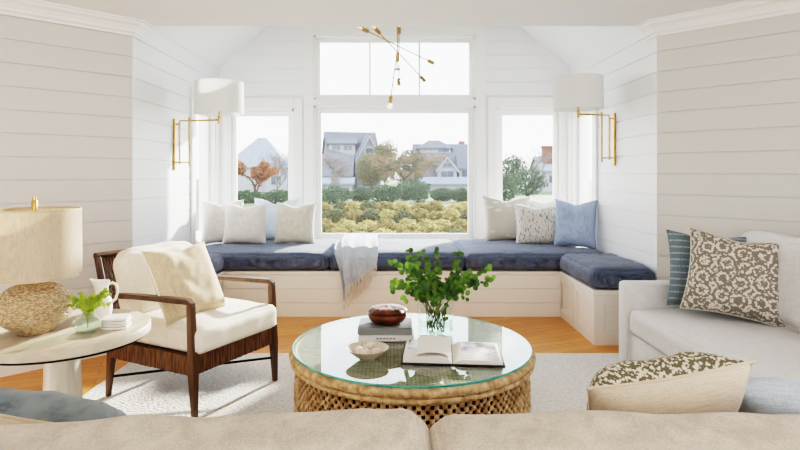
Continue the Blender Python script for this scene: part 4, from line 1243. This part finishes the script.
def branchy(mb, p, d, L, r, depth, tips, spread=.6):
    q = p+d*L
    mid = p+d*L*.5+Vector((rnd.uniform(-.06,.06)*L, rnd.uniform(-.06,.06)*L, 0))
    mb.tube([p, mid, q], [r, r*.8, r*.62], 5 if depth > 1 else 4, cap=False)
    if depth == 0: tips.append(q); return
    tips.append(q)
    for k in range(3 if depth > 1 else 4):
        dd = (d+Vector((rnd.uniform(-1,1)*spread, rnd.uniform(-1,1)*spread, rnd.uniform(-.35,.6)*spread))).normalized()
        branchy(mb, q if k else mid, dd, L*rnd.uniform(.6,.82), r*.58, depth-1, tips, spread)
def tree(px, D, h, w, label, leafm, dens, s, trunk_h=.25, depth=4, cloud=False, spread=.9, barkm=None, lean=0):
    t = thing('tree', label, 'tree', (at(px, D), D, GZ))
    tr = MB(); tips = []
    branchy(tr, Vector((0,0,0)), Vector((lean,0,1)).normalized(), h*trunk_h, .02*h, depth, tips, spread)
    # fit the crown to the wanted size
    mx = max(max(abs(v[0]) for v in tr.v), .1); mz = max(v[2] for v in tr.v)
    sx, sz = (w/2)/mx, h/mz
    tr.v = [(a*sx, b*sx, c*sz) for a,b,c in tr.v]
    tr.build('trunk', barkm or bark, t, weld=False)
    lv = MB()
    if cloud:
        leaf_cloud(lv, (0,0,h*.60), w/2, w/2, h*.40, dens, s, .3)
    else:
        for q in tips:
            c = Vector((q.x*sx, q.y*sx, q.z*sz))
            for _ in range(dens):
                o = c+Vector((rnd.gauss(0,.035*h), rnd.gauss(0,.035*h), rnd.gauss(0,.03*h)))
                a = Vector((rnd.uniform(-1,1), rnd.uniform(-1,1), rnd.uniform(-1,1))).normalized(); b = a.orthogonal().normalized()
                k = s*rnd.uniform(.6,1.3)
                lv.add([o-a*k, o-b*k*.6, o+a*k, o+b*k*.6], [(0,1,2,3)])
    lv.build('foliage', leafm, t, weld=False)
tree(385, 66, 6.0, 3.6, 'tall olive-gold tree between the two houses', olive, 4600, .13, cloud=True)
tree(371, 57, 4.3, 3.0, 'lower olive tree left of the tall tree between the houses', olive, 2600, .12, cloud=True)
tree(411, 61, 4.9, 3.6, 'dark evergreen tree between the two houses', ever, 3600, .12, cloud=True)
tree(404, 50, 4.1, 7.0, 'wide bare tree with sparse rust leaves before the houses', brown, 8, .07, depth=5, barkm=bark, spread=1.0)
tree(331, 50, 4.4, 3.6, 'bare pale-twigged tree at the left edge of the big window', bare, 6, .06, depth=5, barkm=bare)
tree(255, 44, 3.0, 3.2, 'small orange autumn tree seen through the left window', orange, 16, .11, depth=4, spread=.8)
tree(278, 48, 4.0, 4.0, 'bare pinkish tree behind the orange tree at left', bare, 2, .06, depth=5, barkm=bare)
tree(513, 50, 3.9, 2.8, 'dark green tree at left of the right-hand window', ever, 2200, .11, cloud=True)
tree(526, 42, 2.6, 3.2, 'bushy grey-green tree seen through the right window', ever, 2200, .09, cloud=True)
tree(532, 56, 5.0, 4.0, 'bare tree before the chimney in the right window', bare, 1, .05, depth=5, barkm=bare)
tree(505, 36, 2.1, 1.6, 'low pale green tree at the right window', hedge, 1200, .08, cloud=True)

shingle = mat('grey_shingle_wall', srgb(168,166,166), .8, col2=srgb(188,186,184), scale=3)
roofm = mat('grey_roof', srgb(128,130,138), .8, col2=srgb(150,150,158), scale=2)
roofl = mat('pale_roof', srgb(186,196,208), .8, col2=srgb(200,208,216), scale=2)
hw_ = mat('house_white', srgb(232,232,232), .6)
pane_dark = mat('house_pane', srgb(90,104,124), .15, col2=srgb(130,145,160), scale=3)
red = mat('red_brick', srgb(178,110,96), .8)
def house_block(t, x, y, w, d, hw, rise, wallm, rf, wins=(), gable='x', hip=0, z=0, oh=.3, rz=0):
    """one volume; gable='x': ridge along x; gable='y': ridge along y, gable toward the viewer"""
    A = Matrix.Translation((x, y, z)) @ Matrix.Rotation(rz, 4, 'Z')
    mb = MB()
    x0, x1, y0, y1 = -w/2, w/2, -d/2, d/2
    if gable == 'x':
        v = [(x0,y0,0),(x1,y0,0),(x1,y1,0),(x0,y1,0),(x0,y0,hw),(x1,y0,hw),(x1,y1,hw),(x0,y1,hw)]
        if not hip: v += [(x0,0,hw+rise),(x1,0,hw+rise)]; f = [(0,1,5,4),(2,3,7,6),(1,2,6,9,5),(3,0,4,8,7)]
        else: f = [(0,1,5,4),(2,3,7,6),(1,2,6,5),(3,0,4,7)]
    else:
        v = [(x0,y0,0),(x1,y0,0),(x1,y1,0),(x0,y1,0),(x0,y0,hw),(x1,y0,hw),(x1,y1,hw),(x0,y1,hw),(0,y0,hw+rise),(0,y1,hw+rise)]
        f = [(0,1,5,8,4),(2,3,7,9,6),(1,2,6,5),(3,0,4,7)]
    mb.add([A @ Vector(p) for p in v], f); wl = mb.build('wall', wallm, t)
    mb = MB(); th = .18
    s = rise/((d if gable == 'x' else w)/2)
    zr = hw-s*oh
    if gable == 'x':
        i = hip
        top = [(x0-oh+i*0,y0-oh,zr),(x1+oh,y0-oh,zr),(x1+oh,y1+oh,zr),(x0-oh,y1+oh,zr),(x0-oh+i+ (0 if not hip else oh),0,hw+rise),(x1+oh-i-(0 if not hip else oh),0,hw+rise)]
        f = [(0,1,5,4),(2,3,4,5)]
        if hip: f += [(1,2,5),(3,0,4)]
    else:
        top = [(x0-oh,y0-oh,zr),(x0-oh,y1+oh,zr),(0,y1+oh,hw+rise),(0,y0-oh,hw+rise),(x1+oh,y0-oh,zr),(x1+oh,y1+oh,zr)]
        f = [(0,3,2,1),(4,5,2,3)]
    n = len(top)
    vs = [A @ Vector(p) for p in top]+[A @ (Vector(p)+Vector((0,0,th))) for p in top]
    ff = list(f)+[tuple(q+n for q in k)[::-1] for k in f]
    mb.add(vs, ff)
    # verge closes the gap between the two skins
    edges = {}
    for k in f:
        for a, b in zip(k, k[1:]+k[:1]):
            e = tuple(sorted((a,b))); edges[e] = edges.get(e, 0)+1
    for (a, b), c in edges.items():
        if c == 1: mb.add([vs[a], vs[b], vs[b+n], vs[a+n]], [(0,1,2,3)])
    mb.build('roof', rf, t)
    if gable == 'y':   # white rake boards
        mb = MB()
        for sg in (-1, 1):
            p = A @ Vector((sg*(w/2+oh), y0-oh-.03, zr)); q = A @ Vector((0, y0-oh-.03, hw+rise))
            mb.add([p, q, q-Vector((0,0,.3)), p-Vector((0,0,.3))], [(0,1,2,3)])
        mb.build('rake_board', hw_, t)
    for (a, b, c, e) in wins:
        mb = MB(); mb.box(a-.1, b+.1, y0-.06, y0+.02, c-.1, e+.1, A); fo = mb.build('window', hw_, t)
        mb = MB(); nn = max(1, round((b-a)/.7))
        for q in range(nn):
            mb.box(a+(b-a)*q/nn+.03, a+(b-a)*(q+1)/nn-.03, y0-.08, y0-.05, c, e, A)
        mb.build('pane', pane_dark, fo)
# grey gabled house on the left
k = 75/560
t = thing('house', 'grey shingled house with long dormer roof, left in the big window', 'house', (at(350,75), 75, GZ))
house_block(t, 0, 0, 6.4, 5.5, 4.7, 2.9, shingle, roofm, [(-1.6,-.4,1.6,2.8),(.4,1.6,1.6,2.8)], 'x', rz=R(14))
house_block(t, -.8, -2.0, 3.4, 2.0, 6.1, .5, hw_, roofm, [(-1.3,-.2,5.2,5.8),(.2,1.3,5.2,5.8)], 'x')
house_block(t, 2.2, -2.4, 3.0, 4.5, 4.4, 2.6, shingle, roofm, [(-.5,.5,4.5,5.4),(-1.0,1.0,2.4,3.4),(-.9,.9,.6,1.8)], 'y', rz=R(14))
t = thing('house', 'low white wing with pale roof in front of the grey gabled house', 'house', (at(333,68), 68, GZ))
house_block(t, 0, 0, 4.6, 4, 2.1, 2.3, shingle, roofm, [(-1.6,-.6,1.0,1.8),(.2,1.4,1.0,1.8)], 'x')
house_block(t, .2, -2.2, 4.6, 1.5, 1.1, .5, hw_, roofl, [], 'x')
# right-hand house
t = thing('house', 'large grey-roofed house with cupola and white gable, right in the big window', 'house', (at(443,75), 75, GZ))
house_block(t, 0, 0, 7.6, 6, 3.4, 2.6, shingle, roofm, [(.6,2.0,1.6,2.9),(2.4,3.4,1.6,2.9)], 'x')
house_block(t, -1.2, .2, 4.2, 3.2, 5.6, .9, hw_, roofm, [(.4,1.2,5.0,5.45),(1.3,1.9,5.0,5.45)], 'x', hip=1.4)
house_block(t, .15, -3.0, 2.4, 2.5, 2.9, 1.5, hw_, roofm, [(-.55,.55,2.95,3.5),(-.8,.8,1.4,2.5)], 'y')
house_block(t, 3.0, -2.6, 2.6, 3.0, 3.0, 1.6, hw_, roofm, [(-1.0,-.3,1.5,2.6),(.1,.9,1.5,2.6)], 'x')
house_block(t, .2, -4.8, 7.6, 1.8, 1.0, .6, hw_, roofl, [], 'x')
mb = MB(); mb.box(2.2, 3.0, .6, 1.3, 5.0, 6.6); mb.build('chimney', red, t)
# pale hip-roofed house in the left window
t = thing('house', 'pale hip-roofed house seen through the left window', 'house', (at(262,70), 70, GZ))
house_block(t, 0, 0, 7.4, 6, 3.2, 3.3, hw_, roofl, [(1.0,1.7,1.1,2.2),(1.9,2.6,1.1,2.2)], 'x', hip=3.2)
house_block(t, 2.6, -3.0, 2.6, 2, 2.4, 1.2, hw_, roofl, [(-.6,.6,.9,1.9)], 'y')
t = thing('house', 'pale house with square chimney seen through the right window', 'house', (at(556,70), 70, GZ))
house_block(t, 0, 0, 5.0, 5, 2.6, 1.6, hw_, roofl, [(-1.6,-.8,1.1,2.0)], 'x')
mb = MB(); mb.box(-2.0, -.8, -1.6, -.6, 2.6, 5.6); mb.box(-2.1,-.7,-1.7,-.5,5.4,5.6); mb.build('chimney', red, t)

srgb = _srgb
# ------------------------------------------------------------------ light
w = bpy.data.worlds.new('world'); SC.world = w; w.use_nodes = True
nt = w.node_tree; nt.nodes.clear()
out = N(nt, 'ShaderNodeOutputWorld'); bg = N(nt, 'ShaderNodeBackground')
tc = N(nt, 'ShaderNodeTexCoord'); sx = N(nt, 'ShaderNodeSeparateXYZ'); nt.links.new(tc.outputs['Generated'], sx.inputs[0])
cr = N(nt, 'ShaderNodeValToRGB'); cr.color_ramp.elements[0].position = 0; cr.color_ramp.elements[0].color = (.97,.98,1,1); cr.color_ramp.elements[1].position = .9; cr.color_ramp.elements[1].color = (.62,.76,1,1)
nt.links.new(sx.outputs['Z'], cr.inputs[0]); nt.links.new(cr.outputs[0], bg.inputs[0]); bg.inputs[1].default_value = 4.0
nt.links.new(bg.outputs[0], out.inputs[0])

sun = bpy.data.lights.new('sun', 'SUN'); sun.energy = 14; sun.angle = R(2); sun.color = (1,.95,.87)
so = bpy.data.objects.new('sun', sun); link(so)
d = Vector((-.45,-.88,-.29)).normalized()
so.rotation_euler = d.to_track_quat('-Z', 'Y').to_euler()

def area(name, loc, dirv, sx_, sy_, e, col):
    l = bpy.data.lights.new(name, 'AREA'); l.shape = 'RECTANGLE'; l.size = sx_; l.size_y = sy_; l.energy = e; l.color = col
    o = bpy.data.objects.new(name, l); link(o); o.location = loc; o.rotation_euler = Vector(dirv).to_track_quat('-Z', 'Y').to_euler(); return o
area('rear_fill_light', (.02, YB-.3, 1.5), (0,1,.05), 4.2, 2.1, 35, (1,.99,.97))  # area lamp added outside the unseen rear opening to fill the room
area('nook_fill_light', (.02, D2+.45, 1.7), (0,-1,-.12), 3.6, 2.4, 40, (.95,.98,1))  # area lamp added outside the nook windows to boost the sky light

# ------------------------------------------------------------------ camera
cam = bpy.data.cameras.new('camera'); co_ = bpy.data.objects.new('camera', cam); link(co_)
co_.location = (0,0,1.3); co_.rotation_euler = (R(90),0,0)
cam.sensor_width = 36; cam.lens = 36*560/800; cam.shift_x = 8/800; cam.shift_y = -51/800
cam.clip_start = .05; cam.clip_end = 500
SC.camera = co_
SC.view_settings.view_transform = 'Filmic'
SC.view_settings.look = 'Very High Contrast'
SC.view_settings.exposure = 0.0
SC.cycles.max_bounces = 10
SC.cycles.diffuse_bounces = 5
SC.cycles.transparent_max_bounces = 16
SC.cycles.sample_clamp_indirect = 8
SC.cycles.caustics_reflective = False; SC.cycles.caustics_refractive = False
